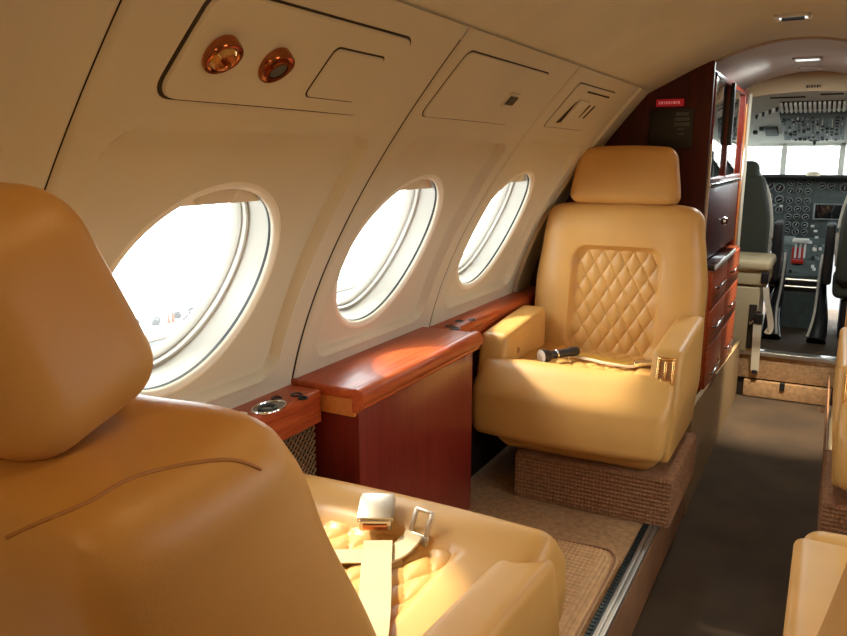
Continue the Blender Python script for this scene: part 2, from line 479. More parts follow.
# ------------------------------------------------------------------ service panels set in the wall above the windows
t = thing('overhead_service_panel', 'long beige overhead service panel with two round copper fittings, above the nearest window', 'service panel', (-0.71, 0.94, 1.38))
ob('gap', patch(0.7035, 1.1845, 1.3225, 1.448, 0.030, -0.001, 0.002, skew=0.10), 'gap', t, world=True)
ob('panel', patch(0.710, 1.181, 1.325, 1.445, 0.028, -0.001, 0.006, skew=0.10), 'wall', t, world=True)
def access(Y0, Y1, z0, z1, parent, o0=0.004, r=0.012, skew=0.10, nm='access_door'):
    g = ob(nm, patch(Y0, Y1, z0, z1, r, o0, 0.0045, skew=skew), 'wall', parent, world=True)
    ob('gap', patch(Y0 - 0.003, Y1 + 0.001, z0 - 0.0015, z1 + 0.0025, r + 0.001, o0, 0.0018, skew=skew), 'gap', g, world=True)
    return g
access(0.986, 1.128, 1.346, 1.414, t)
def fitting(Y, z, parent, nm, kind):
    s = s_of_z(z); c = wp(Y, s, 0.0085); ax = (wn(s) + Vector((0, 0, -0.42))).normalized()
    r_ = 0.0265
    rg = ob(nm, lathe([(r_ + 0.002, -0.010), (r_ + 0.002, 0.003), (r_ + 0.0005, 0.0055), (r_ - 0.003, 0.0055), (r_ - 0.006, 0.004), (r_ - 0.007, 0.0035)], 40, ax, c), 'copper', parent, world=True)
    if kind == 'lamp':
        ob('reflector', lathe([(r_ - 0.0065, 0.004), (0.016, 0.0095), (0.009, 0.0105), (0.0, 0.0075)], 32, ax, c), 'brass', rg, world=True)
        ob('bulb', lathe([(0.005, 0.006), (0.005, 0.016), (0.0, 0.0185)], 16, ax, c), 'copper', rg, world=True)
    else:
        ob('inner_ring', lathe([(r_ - 0.007, 0.003), (r_ - 0.008, 0.0085), (r_ - 0.012, 0.0085), (r_ - 0.0125, 0.004)], 40, ax, c), 'copper', rg, world=True)
        ob('grille', lathe([(r_ - 0.011, 0.004), (r_ - 0.013, 0.0065), (0.0, 0.0075)], 32, ax, c), 'grey', rg, world=True)
fitting(0.771, 1.381, t, 'reading_light', 'lamp')
fitting(0.879, 1.379, t, 'air_vent', 'vent')

t = thing('overhead_service_panel', 'beige overhead panel with one small black latch, above the middle window', 'service panel', (-0.71, 1.63, 1.38))
access(1.390, 1.862, 1.333, 1.452, t, -0.001, 0.018, 0.09, 'panel_door')
s = s_of_z(1.386)
lt = ob('latch', patch(1.716, 1.784, 1.370, 1.402, 0.008, 0.003, 0.003), 'wall', t, world=True)
ob('latch_tongue', patch(1.726, 1.774, 1.377, 1.396, 0.003, 0.005, 0.0035, skew=0.2), 'black', lt, world=True)

t = thing('overhead_service_panel', 'beige overhead panel with loose flap and dark slots, above window nearest the bulkhead', 'service panel', (-0.71, 2.32, 1.38))
access(2.115, 2.50, 1.338, 1.452, t, -0.001, 0.012, 0.09, 'panel_plate')
ob('slot', patch(2.23, 2.47, 1.437, 1.4405, 0.0015, 0.003, 0.0022, skew=0.0), 'gap', t, world=True)
for yy in (2.335, 2.385):
    ob('slot', patch(yy, yy + 0.012, 1.372, 1.410, 0.004, 0.003, 0.0022, skew=0.35), 'gap', t, world=True)
fl = ob('flap', patch(2.21, 2.315, 1.352, 1.418, 0.006, 0.004, 0.006, skew=0.15), 'wall', t, world=True)
a = [wp(2.170, s_of_z(1.352), 0.0045), wp(2.207, s_of_z(1.356), 0.0045), wp(2.205, s_of_z(1.412), 0.0045)]
b = [wp(2.170, s_of_z(1.352), 0.006), wp(2.207, s_of_z(1.356), 0.006), wp(2.205, s_of_z(1.412), 0.006)]
ob('gap', (a + b, [(0, 1, 2), (3, 4, 5), (0, 1, 4, 3), (1, 2, 5, 4), (2, 0, 3, 5)]), 'gap', t, False, world=True)

# ------------------------------------------------------------------ floors and platforms
XL, XR = -0.365, 0.066
tag(ob('floor', bx(XL - 0.02, XR + 0.02, -1.5, 4.27, -0.03, 0.0, 0.002), 'aisle', smooth=False), kind='structure')
for side in (1, -1):
    f = lambda x: x if side > 0 else 2 * XC - x
    xe = XL if side > 0 else 2 * XC - XR
    tag(ob('floor', bx(f(-1.07), f(xe - 0.040), -1.5, 2.93, 0.10, PZ, 0.002), 'carpet', smooth=False), kind='structure')
    tag(ob('trim_6', bx(f(xe - 0.006), f(xe + 0.001), -1.5, 4.25, -0.02, PZ - 0.012, 0.001), 'skirt', smooth=False), kind='structure')
tag(ob('trim_7', prism_x([(2.66, 0.0), (4.25, 0.0), (4.25, 0.30), (2.86, 0.39), (2.66, 0.40)], XL - 0.012, XL + 0.004), 'vinyl', smooth=False), kind='structure')
# seat rail along the platform edge
t = thing('seat_rail', 'long aluminium seat rail with black toothed strip along the platform edge', 'rail', (XL - 0.02, 1.0, PZ))
V = []
rail = join(bx(XL - 0.024, XL - 0.013, -1.4, 2.62, PZ - 0.02, PZ + 0.003, 0.001), bx(XL - 0.010, XL - 0.000, -1.4, 2.62, PZ - 0.02, PZ + 0.003, 0.001), bx(XL - 0.024, XL, -1.4, 2.62, PZ - 0.022, PZ - 0.006, 0.001))
ob('rail', rail, 'alu', t, world=True)
teeth = bx(XL - 0.040, XL - 0.025, -1.4, 2.62, PZ - 0.02, PZ + 0.0015, 0.001)
yy = 0.9
while yy < 2.15:
    teeth = join(teeth, lathe([(0.0065, 0), (0.006, 0.004), (0.0, 0.005)], 10, None, (XL - 0.036, yy, PZ + 0.001))); yy += 0.016
ob('toothed_strip', teeth, 'rubber', t, world=True)

# loose ribbed mat on the platform
def matw(x, y, z):
    rb = 0.0022 * math.sin(2 * PI * (y + 0.0) / 0.0165) * (1 if z > 0 else 0) * (1 - smooth01((abs(x) - 0.150) / 0.02))
    w = 0.0016 * math.sin(2 * PI * x / 0.012) if z > 0 else 0
    return (x, y, z + rb + w + 0.012 * smooth01((y - 0.24) / 0.3) * smooth01((x - 0.05) / 0.1))
mt = rbox(0.215, 0.33, 0.007, 0.006, (110, 220, 1), 3, warp=matw)
# round the aisle corners of the mat
mtv = []
for v in mt[0]:
    x, y, z = v; cx, cy = 0.215 - 0.05, 0.33 - 0.05
    if x > cx and y > cy:
        dx, dy = x - cx, y - cy; m_ = max(dx, dy); L = math.hypot(dx, dy)
        if L > 0: x, y = cx + dx / L * m_, cy + dy / L * m_
    mtv.append((x - 0.205 - 0.425, y + 1.60, z + PZ + 0.007))
t = tag(ob('floor_mat', (mtv, mt[1]), 'mat'), 'thick ribbed tan floor mat with rounded corner between the two facing seats', 'mat')
ed = [(-0.63 + 0.21 + 0.0, 1.28, PZ + 0.013), (-0.42, 1.7, PZ + 0.013), (-0.42, 1.86, PZ + 0.017), (-0.435, 1.905, PZ + 0.020), (-0.47, 1.924, PZ + 0.018), (-0.6, 1.925, PZ + 0.012), (-0.8, 1.925, PZ + 0.012)]
ob('bound_edge', tube(catmull(ed, 6), 0.0035, 6), 'skirt', t)

# ------------------------------------------------------------------ side ledge, grille and table housing (left side)
def ledge(y0, y1, label, holes, mesh=True, xin=-0.972, front_to=0.665):
    t = thing('side_ledge', label, 'ledge', (-1.0, (y0 + y1) / 2, 0.74))
    ob('ledge_top', bx(-1.075, xin, y0, y1, 0.712, 0.742, 0.008, 3), 'wood', t, world=True)
    ob('front_board', bx(xin - 0.020, xin - 0.004, y0, y1, front_to, 0.722, 0.002), 'wood', t, world=True)
    ob('lower_panel', bx(xin - 0.04, xin - 0.026, y0, y1, PZ + 0.001, front_to + 0.01, 0.002), 'mesh_back', t, smooth=False, world=True)
    if mesh:
        V = ([], []); g = 0.017; y = y0; zz0, zz1 = 0.46, front_to - 0.001
        h = zz1 - zz0; k = int((y1 - y0) / g)
        segs = []
        for i in range(-int(h / g) - 1, k + 1):
            for sgn in (1, -1):
                ya = y0 + i * g; yb = ya + h
                pa, pb = [(ya, zz0), (yb, zz1)] if sgn > 0 else [(ya, zz1), (yb, zz0)]
                # clip
                def at(Y): 
                    f = (Y - pa[0]) / (pb[0] - pa[0]); return pa[1] + (pb[1] - pa[1]) * f
                Ya, Yb = max(pa[0], y0), min(pb[0], y1)
                if Yb - Ya < 0.004: continue
                segs.append(tube([(xin - 0.024, Ya, at(Ya)), (xin - 0.024, Yb, at(Yb))], 0.0021, 4))
        V = join(*segs)
        ob('diamond_grille', V, 'mesh_wire', t, world=True)
    return t
t = ledge(0.45, 1.338, 'glossy red wooden side ledge with chrome oval cup holder, beside the nearest seat', 1)
def cup(Y, X, rx, ry, parent, nm='cup_holder', m='chrome'):
    c = (X, Y, 0.742)
    rg = ob(nm, lathe([(1.0, 0.0), (1.0, 0.002), (0.95, 0.0045), (0.88, 0.004), (0.85, 0.001)], 40, None, (0, 0, 0), (rx, ry)), m, parent)
    me = rg.data; w = wloc(parent)
    for v in me.vertices: v.co = v.co + Vector(c) - w - Vector((0, 0, 0)) if False else Vector((v.co.x, v.co.y, v.co.z)) + Vector(c) - w
    wl = ob('cup_well', lathe([(0.86, 0.0022), (0.80, 0.0016), (0.45, 0.0010), (0.0, 0.0009)], 32, None, (0, 0, 0), (rx, ry)), 'blackgloss', rg)
    for v in wl.data.vertices: v.co = v.co + Vector(c) - w
    return rg
def lathe_fix(): pass
# lathe profile heights are absolute, radii are scaled by ell
cupA = cup(1.178, -0.992, 0.031, 0.046, t)
ob('cup_ring', lathe([(0.020, 0.0), (0.020, 0.004), (0.017, 0.0045), (0.016, 0.0)], 28, None, (-0.992, 1.172, 0.7435)), 'grey', cupA, world=True)
for (yy, xx, rr) in ((1.262, -0.968, 0.011), (1.275, -0.995, 0.014), (1.235, -1.018, 0.012)):
    ob('socket', lathe([(rr, 0), (rr, 0.003), (rr * 0.75, 0.0035), (rr * 0.7, 0.0005), (0, 0.0004)], 24, None, (xx, yy, 0.7415)), 'black', t, world=True)
for i, (yy, xx) in enumerate(((1.105, -1.000), (1.100, -0.978), (1.128, -1.012))):
    ob('cream_button', rbox(0.009, 0.012, 0.003, 0.002, (1, 1, 1), 2, at=(xx, yy - 0.015, 0.744)), 'cream', t, world=True)
t = ledge(1.985, 2.90, 'red wooden side ledge with small black sockets, running beside the facing seat', 0, xin=-0.974)
for (yy, xx, rr) in ((2.055, -1.005, 0.016), (2.03, -0.975, 0.017), (2.135, -1.010, 0.014), (2.175, -0.985, 0.013)):
    ob('socket', lathe([(rr, 0), (rr, 0.003), (rr * 0.75, 0.0035), (rr * 0.7, 0.0005), (0, 0.0004)], 24, None, (xx, yy, 0.7415)), 'black', t, world=True)

t = thing('table_housing', 'protruding polished mahogany table housing under the middle window', 'cabinet', (-0.96, 1.64, PZ))
ob('body', bx(-1.05, -0.885, 1.355, 1.965, PZ + 0.002, 0.70, 0.004), 'wood_dark', t, world=True)
ob('lid', bx(-1.07, -0.883, 1.340, 1.980, 0.728, 0.752, 0.005, 3), 'wood', t, world=True)
ob('end_block', bx(-1.05, -0.893, 1.346, 1.37, 0.685, 0.730, 0.002), 'wood_orange', t, world=True)
# rolled front nosing with a fine bead
V, F = [], []
pr_ = [(-0.893, 0.753), (-0.880, 0.755), (-0.868, 0.750), (-0.862, 0.741), (-0.861, 0.728), (-0.864, 0.718), (-0.872, 0.712), (-0.872, 0.706), (-0.878, 0.700), (-0.893, 0.700)]
for Y in (1.337, 1.983):
    for x, z in pr_: V.append((x, Y, z))
n = len(pr_)
for j in range(n): F.append((j, (j + 1) % n, n + (j + 1) % n, n + j))
F.append(tuple(range(n))); F.append(tuple(range(2 * n - 1, n - 1, -1)))
ob('nosing', (V, F), 'wood', t, world=True)
ob('base_rail', bx(-0.90, -0.872, 1.355, 1.965, PZ + 0.002, PZ + 0.03, 0.003), 'skirt', t, world=True)
# matching right-hand ledge (low detail, opposite the aisle)
tag(ob('side_ledge', bx(0.655, 0.775, -1.3, 2.90, 0.712, 0.742, 0.008, 3), 'wood'), 'wooden side ledge along the wall on the other side of the aisle', 'ledge')

# ------------------------------------------------------------------ seats
def bvh_mesh(o):
    return BVHTree.FromPolygons([v.co.copy() for v in o.data.vertices], [tuple(p.vertices) for p in o.data.polygons])
QW, QH = 0.055, 0.092
def puff(u, v):
    a = u / QW + v / QH; b = u / QW - v / QH
    return (abs(math.sin(PI * a)) * abs(math.sin(PI * b))) ** 0.30

def make_seat(loc, rz, label, aisle=1, arm_drop=0.0, rec=10.0, back_shift=0.0, hr_tilt=0.0, ped=True, hr_up=0.0, hr_taper=0.10, hr_w=0.188, hr_yaw=0.0, hr_x=0.0, hr_y=0.0, hr_z=0.0, hr_d=0.056, back_thick=0.0):
    t = thing('passenger_seat', label, 'seat', loc, rz, 'quilted leather passenger seats')
    R = math.radians(rec); sa, ca = math.sin(R), math.cos(R)
    # --- cushion (y: +0.27 front, -0.27 rear)
    qy0, qy1, qx = -0.30, 0.105, 0.190
    def cush_top(x, y):
        d = rr_sdf(x, y - (qy0 + qy1) / 2, qx, (qy1 - qy0) / 2, 0.05)
        z = 0.0 - 0.022 * smooth01(-d / 0.030 + 0.15)
        z += 0.028 * math.exp(-((y - 0.175) / 0.065) ** 2)
        z -= 0.010 * smooth01((-y) / 0.25)
        return z
    def cw(x, y, z):
        top = smooth01((z + 0.10) / 0.20) if y > 0.12 else smooth01((z + 0.02) / 0.08) * smooth01((0.12 - y) / 0.06) + smooth01((z + 0.10) / 0.20) * (1 - smooth01((0.12 - y) / 0.06))
        yb = y - (back_shift if y < -0.1 else 0) * smooth01((-0.1 - y) / 0.15)
        z2 = z + cush_top(x, y) * top
        k = 1.0
        if y < 0.13: k = 1 - 0.16 * smooth01((0.13 - y) / 0.09)
        z2 -= 0.046 * smooth01((y - 0.175) / 0.12) ** 1.6 * top
        bulge = 0.020 * smooth01((y - 0.15) / 0.12) * (math.cos(max(0, min(1, (z + 0.06) / 0.16)) * PI / 2))
        under = 0.0 * smooth01((y - 0.15) / 0.12) * smooth01((-z) / 0.09)
        y3 = yb + bulge + under - 0.02 * (x / 0.3) ** 2 * smooth01((y - 0.1) / 0.17)
        return (x * k * (1 - 0.02 * smooth01(-z / 0.09)), y3, z2 + 0.317)
    cu = ob('seat_cushion', rbox(0.302, 0.285, 0.100, 0.030, (60, 60, 18), 5, warp=cw), 'leather', t)
    def slab(fn, nx, ny, hx, hy, r=0.045):
        V, F = [], []
        for i in range(nx + 1):
            for j in range(ny + 1):
                u = -hx + 2 * hx * i / nx; v = -hy + 2 * hy * j / ny
                d = rr_sdf(u, v, hx, hy, r)
                if d > 0:   # pull outside points onto the rounded outline
                    e = 1e-4
                    for _ in range(3):
                        gx = (rr_sdf(u + e, v, hx, hy, r) - rr_sdf(u - e, v, hx, hy, r)) / (2 * e)
                        gy = (rr_sdf(u, v + e, hx, hy, r) - rr_sdf(u, v - e, hx, hy, r)) / (2 * e)
                        dd = rr_sdf(u, v, hx, hy, r); u -= gx * dd; v -= gy * dd
                    d = 0
                h = 0.0045 * smooth01(-d / 0.006) + 0.0098 * puff(u, v) * smooth01(-d / 0.012)
                V.append(fn(u, v, h))
        n = ny + 1
        for i in range(nx):
            for j in range(ny): F.append((i * n + j, (i + 1) * n + j, (i + 1) * n + j + 1, i * n + j + 1))
        return V, F
    def cq(u, v, h):
        y = (qy0 + qy1) / 2 + v; x = u
        zt = 0.325 + 0.092 + cush_top(x, y) + h - 0.006
        yb = y - (back_shift if y < -0.1 else 0) * smooth01((-0.1 - y) / 0.15)
        return (x, yb, zt)
    ob('quilted_seat_panel', slab(cq, 96, 96, qx - 0.006, (qy1 - qy0) / 2 - 0.006), 'leather', t)
    # --- shell below the cushion
    def shw(x, y, z):
        k = 1 - 0.10 * smooth01(-z / 0.05)
        return (x * k, y * (1 - 0.05 * smooth01(-z / 0.05)), z)
    ob('seat_shell', rbox(0.262, 0.250, 0.050, 0.03, (8, 8, 3), 5, warp=shw, at=(0.012 * aisle, -0.045 - back_shift / 2, 0.200)), 'leather', t)
    # --- pedestal
    if ped:
        pc = 0.075 * aisle
        def pw(x, y, z):
            a = 0.0022 * math.sin(2 * PI * z / 0.0125) + 0.0016 * math.sin(2 * PI * (x + y) / 0.011)
            if abs(y) > 0.215: y += a * (1 if y > 0 else -1)
            elif abs(x) > 0.233: x += a * (1 if x > 0 else -1)
            return (x, y, z)
        ob('pedestal', rbox(0.243, 0.225, 0.075, 0.008, (170, 140, 48), 2, warp=pw, at=(pc, -0.01, 0.077)), 'pedestal', t)
    # --- armrests
    for sgn in (1, -1):
        isa = sgn == aisle
        def aw(x, y, z, isa=isa):
            # y front +, slanted front, top rising to the rear
            f = (y + 0.225) / 0.45     # 0 rear .. 1 front
            zz = z
            if z > 0: zz = z + 0.034 * (1 - f) * min(1, z / 0.10)
            yy = y - 0.030 * max(0, z) / 0.10 * smooth01((f - 0.4) / 0.6)
            low = smooth01(-z / 0.12)
            xx = x - sgn * (0.012 * low if isa else 0)
            return (xx, yy - (back_shift * 0.6 if f < 0.5 else 0) * smooth01((0.5 - f) * 2), zz)
        hz = 0.165 if isa else 0.120
        zc = 0.528 - hz - (0.005 if isa else 0.0) - arm_drop
        hw = 0.044 if isa else 0.047
        arm = ob('armrest', rbox(hw, 0.225 if isa else 0.205, hz, 0.017, (6, 14, 14), 4, warp=aw, at=(sgn * (0.315 - hw), -0.025 if isa else -0.005, zc - (0 if isa else 0.012))), 'leather', t)
        if isa:
            yf = 0.190; xx = sgn * (0.315 - hw)
            q = Matrix.Translation((xx, yf - 0.024, 0.458 - arm_drop)) @ Matrix.Rotation(math.radians(17), 4, 'X')
            W_, H_ = 0.025, 0.046
            fr = join(bx(-W_, -W_ + .007, 0, .012, -H_, H_, .002), bx(W_ - .007, W_, 0, .012, -H_, H_, .002), bx(-W_, W_, 0, .013, H_ - .009, H_, .002), bx(-W_, W_, 0, .013, -H_, -H_ + .010, .002))
            pl = ob('gold_latch_plate', xf(fr, q), 'brass', t)
            tag(pl, 'gold latch plate in the front of the armrest')
            ob('latch_slot', xf(bx(-W_ + .006, W_ - .006, 0, .004, -H_ + .006, H_ - .006, .001), q), 'leather_seam', pl)
            ob('latch_lever', xf(join(bx(-.004, .004, .003, .012, -.018, H_ - .010, .002), bx(-.011, .011, .003, .016, -.026, -.018, .003)), q), 'brass', pl)
        else:
            s_ = lathe([(0.010, 0), (0.010, 0.003), (0.007, 0.004), (0.006, 0.001)], 20, (-sgn, 0, 0), (sgn * (0.315 - 2 * hw) , 0.07, 0.448 - arm_drop))
            ob('armrest_button', s_, 'leather_seam', arm)
            o = COL.objects[-1] if False else None
    # --- backrest
    by, bz = -0.235 - back_shift, 0.385
    def place(x, yl, h):      # yl: forward from the back plane, h: up along it
        return (x, by - sa * h + ca * yl, bz + ca * h + sa * yl)
    QX, QH0, QH1 = 0.158, -0.005, 0.385
    def front(x, h):
        d = rr_sdf(x, h - (QH0 + QH1) / 2, QX, (QH1 - QH0) / 2, 0.055)
        y = -0.030 * smooth01(-d / 0.020 + 0.15)
        y += 0.010 * math.exp(-((abs(x) - 0.21) / 0.06) ** 2)
        y += 0.012 * math.exp(-((h - 0.455) / 0.06) ** 2)
        return y
    HB = 0.352
    def bw(x, y, z):
        h = z + 0.545 - HB
        w = 0.915 + 0.085 * smooth01((0.50 - h) / 0.26)
        if h < 0.10: w *= 1 - 0.10 * smooth01((0.10 - h) / 0.20)
        x2 = x * w
        fr_ = smooth01((y + 0.02) / 0.06)
        y2 = y + front(x2, h) * fr_
        bk_ = smooth01((0.03 - y) / 0.08)
        y2 += bk_ * (-back_thick + -0.016 * math.cos(PI / 2 * x / 0.31) + 0.025 * smooth01((h - 0.38) / 0.17))
        h = h + (0.40 * back_thick / 0.085 * 0.13) * bk_ * smooth01((h - 0.40) / 0.14)
        h2 = h - 0.020 * (x2 / 0.27) ** 4 * smooth01((h - 0.40) / 0.1)
        return place(x2, y2 - 0.07, h2)
    bro = ob('backrest', rbox(0.300, 0.066, HB, 0.045, (64, 4, 76), 6, warp=bw), 'leather', t)
    def bq(u, v, h):
        hh = (QH0 + QH1) / 2 + v
        return place(u, 0.066 - 0.07 + front(u, hh) + h - 0.006, hh)
    ob('quilted_back_panel', slab(bq, 110, 140, QX - 0.005, (QH1 - QH0) / 2 - 0.006), 'leather', t)
    # stitched seam round the rear edge of the backrest
    bt = bvh_mesh(bro)
    pts = []
    if back_thick > 0:      # side seam running over the shoulder
        crv = catmull([(0, 0.205, 1.088), (0, 0.236, 1.080), (0, 0.264, 1.060), (0, 0.314, 1.048), (0, 0.366, 1.050), (0, 0.427, 1.030), (0, 0.455, 1.005)], 8)
        for p in crv:
            q_ = Vector((-0.385 - loc[0], p.y - loc[1], p.z - loc[2])); dr = Vector((-aisle, 0, -0.62)).normalized()
            hit = bt.ray_cast(q_ - dr * 0.3, dr)
            if hit[0]: pts.append(hit[0] - dr * 0.0005)
    else:
        for i in range(70):
            x = -0.262 + 0.524 * i / 69
            h = 0.415 + 0.060 * (x / 0.26) ** 2
            o_ = Vector(place(x, -0.5, h)); hit = bt.ray_cast(o_, Vector((0, ca, sa)))
            if hit[0]: pts.append(hit[0] - Vector((0, ca, sa)) * 0.0006)
    ob('stitched_seam', tube(pts, 0.0017, 6), 'leather_seam', t)
    # --- headrest
    T = math.radians(rec + hr_tilt); st, ct = math.sin(T), math.cos(T)
    hb = Vector(place(0, -0.045, 0.549 + hr_up)) + Vector((0, hr_y, hr_z))
    def hw_(x, y, z):
        f = (z + 0.097) / 0.194
        k = 1.0 - hr_taper * smooth01((f - 0.10) / 0.90)
        x2 = x * k; z2 = z - 0.012 * (x / 0.19) ** 2 * f + 0.010 * f
        y2 = y * (1.0 - 0.12 * f) + 0.012 * (x / 0.19) ** 2
        cy_, sy_ = math.cos(math.radians(hr_yaw)), math.sin(math.radians(hr_yaw))
        x2, y2 = x2 * cy_ - y2 * sy_ + hr_x, x2 * sy_ + y2 * cy_
        return (x2, hb.y - st * (z2 + 0.085) + ct * y2, hb.z + ct * (z2 + 0.085) + st * y2)
    ob('headrest', rbox(hr_w, hr_d, 0.097, 0.034 if hr_d < 0.06 else 0.045, (20, 4, 8), 8, warp=hw_), 'leather', t)
    for px_ in (0.06, -0.06):
        ob('headrest_post', tube([place(px_, -0.05, 0.48), place(px_, -0.05, 0.60 + hr_up)], 0.007, 10), 'steel', t)
    return t

CXS = -0.652
s_far = make_seat((CXS, 2.37, PZ), PI, 'tan quilted leather seat facing the camera, with a flashlight lying on it', aisle=-1, rec=9.0)
s_near = make_seat((CXS - 0.012, 0.975, PZ), 0, 'reclined tan leather seat seen from behind, nearest on the left, belt laid on its cushion', aisle=1, rec=26.0, back_shift=0.025, hr_taper=0.12, hr_w=0.182, hr_y=-0.050, hr_z=0.004, hr_d=0.076, back_thick=0.085, hr_tilt=-7, arm_drop=0.105)
s_rn = make_seat((0.312, 1.20, PZ), 0, 'tan leather seat right of the aisle, only its front corner showing at the bottom edge', aisle=-1, rec=27.0, back_shift=0.12, arm_drop=0.080)
s_rf = make_seat((0.372, 2.42, PZ), PI, 'tan leather seat right of the aisle, farther one, edge and gold latch showing', aisle=1, rec=12.0)

bpy.context.view_layer.update()
def bvh_of(root, names):
    V, F = [], []
    for c in root.children:
        if c.name.split('.')[0] in names:
            mw = root.matrix_world @ c.matrix_local if c.parent else c.matrix_world
            n = len(V); V += [mw @ v.co for v in c.data.vertices]
            F += [tuple(i + n for i in p.vertices) for p in c.data.polygons]
    return BVHTree.FromPolygons(V, F)
def dropper(root):
    b = bvh_of(root, ('seat_cushion', 'quilted_seat_panel'))
    def z(x, y):
        h = b.ray_cast(Vector((x, y, 1.5)), Vector((0, 0, -1)))
        return h[0].z if h[0] else 0.6
    return z
zn, zf = dropper(s_near), dropper(s_far)

# seat belt on the near seat
t = thing('seat_belt', 'cream seat belt with square steel buckle lying on the near seat cushion', 'seat belt', (-0.62, 1.0, zn(-0.62, 1.0)))
def strap(pts, w, th, lift=0.002, zfun=zn):
    P = catmull([(x, y, 0) for x, y in pts], 8); out = []
    for p in P:
        dx = [zfun(p.x + a, p.y + b) for a in (-w / 2, 0, w / 2) for b in (-0.01, 0.01)]
        out.append([p.x, p.y, max(dx) + lift])
    for _ in range(4):
        zs = [o[2] for o in out]
        for i in range(1, len(out) - 1): out[i][2] = max(zs[i], (zs[i - 1] + zs[i] + zs[i + 1]) / 3)
    return ribbon(out, w, th)
ob('webbing', strap([(-0.455, 0.66), (-0.50, 0.78), (-0.565, 0.90), (-0.60, 0.96), (-0.642, 1.035)], 0.050, 0.0025, 0.012), 'webbing', t, world=True)
bc = Vector((-0.672, 1.080, zn(-0.672, 1.08) + 0.020))
dirb = Vector((-0.045, 0.09, 0.0)).normalized()
def bmx(c, d, pitch=0.0, roll=0.0):
    yv = Vector((d.x, d.y, pitch)).normalized(); zv = Vector((0, 0, 1)); xv = yv.cross(zv).normalized(); zv = xv.cross(yv)
    m = Matrix((xv, yv, zv)).transposed().to_4x4(); m.translation = c; return m
mb = bmx(bc, dirb, 0.25)
bk = ob('buckle', xf(rbox(0.029, 0.036, 0.012, 0.004, (2, 2, 1), 3), mb), 'steel', t, world=True)
ob('buckle_cover', xf(join(rbox(0.030, 0.034, 0.002, 0.0015, (1, 1, 1), 2, at=(0, 0.002, 0.0135)), rbox(0.004, 0.030, 0.006, 0.002, (1, 1, 1), 2, at=(0.0285, 0, 0.008)), rbox(0.004, 0.030, 0.006, 0.002, (1, 1, 1), 2, at=(-0.0285, 0, 0.008))), mb), 'steel', bk, world=True)
ob('buckle_mouth', xf(rbox(0.022, 0.003, 0.006, 0.002, (1, 1, 1), 2, at=(0, -0.036, 0.000)), mb), 'copper', bk, world=True)

t = thing('seat_belt', 'cream seat belt half with looped metal tongue beside the buckle on the near seat', 'seat belt', (-0.58, 1.1, zn(-0.58, 1.1)))
ob('webbing', strap([(-0.90, 0.86), (-0.80, 0.91), (-0.70, 0.965), (-0.63, 1.005)], 0.045, 0.0025, 0.002), 'webbing', t, world=True)
ob('webbing_fold', strap([(-0.612, 1.000), (-0.604, 1.025), (-0.594, 1.055), (-0.588, 1.070)], 0.040, 0.004, 0.003), 'webbing', t, world=True)
tc_ = Vector((-0.584, 1.082, zn(-0.584, 1.082) + 0.010)); tm = bmx(tc_, Vector((0.012, 0.075, 0)), 0.15)
V = join(bx(-0.024, 0.024, -0.028, -0.010, -0.002, 0.003, 0.002), bx(-0.020, 0.020, 0.026, 0.033, -0.002, 0.003, 0.0025), bx(-0.022, -0.012, -0.014, 0.030, -0.002, 0.003, 0.0025), bx(0.012, 0.022, -0.014, 0.030, -0.002, 0.003, 0.0025))
ob('tongue', xf(V, tm), 'steel', t, world=True)

# belt on the facing seat
t = thing('seat_belt', 'yellow seat belt with silver end tucked at the back of the facing seat cushion', 'seat belt', (-0.60, 2.47, zf(-0.60, 2.47)))
ob('webbing', strap([(-0.72, 2.50), (-0.66, 2.47), (-0.58, 2.44), (-0.51, 2.43), (-0.475, 2.43)], 0.05, 0.004, 0.006, zf), 'webbing_yellow', t, world=True)
ob('cream_edge', strap([(-0.745, 2.455), (-0.69, 2.44), (-0.60, 2.405), (-0.50, 2.392)], 0.012, 0.006, 0.006, zf), 'cream', t, world=True)
z_ = zf(-0.475, 2.40) + 0.014
ob('silver_tongue', xf(rbox(0.020, 0.030, 0.008, 0.004, (1, 1, 1), 3), bmx(Vector((-0.485, 2.40, z_)), Vector((0.9, 0.25, 0)), 0.15)), 'chrome', t, world=True)
ob('black_clip', xf(rbox(0.012, 0.016, 0.009, 0.004, (1, 1, 1), 3), bmx(Vector((-0.448, 2.41, z_)), Vector((0.9, 0.25, 0)), 0.1)), 'black', t, world=True)

# flashlight
fz = zf(-0.79, 2.32)
t = thing('flashlight', 'black flashlight with faceted silver head lying on the facing seat', 'flashlight', (-0.76, 2.34, fz))
fa = Vector((0.066, 0.105, 0.0)).normalized()
c0 = Vector((-0.800, 2.325, zf(-0.80, 2.325) + 0.026))
def fl_l(prof_, m, nm, parent=None, n=28):
    return ob(nm, lathe(prof_, n, fa, c0), m, parent or t, world=True)
fl_l([(0.014, 0.03), (0.014, 0.12), (0.016, 0.123), (0.016, 0.150), (0.013, 0.155), (0.0, 0.156)], 'black', 'barrel')
hd = fl_l([(0.022, 0.0), (0.0245, 0.001), (0.0245, 0.012), (0.022, 0.016), (0.0215, 0.024), (0.016, 0.036), (0.013, 0.040)], 'black', 'head')
fl_l([(0.0225, -0.001), (0.0, 0.003)], 'crystal', 'faceted_lens', hd)
fl_l([(0.0150, 0.058), (0.0162, 0.059), (0.0162, 0.064), (0.0150, 0.065)], 'chrome', 'chrome_band')

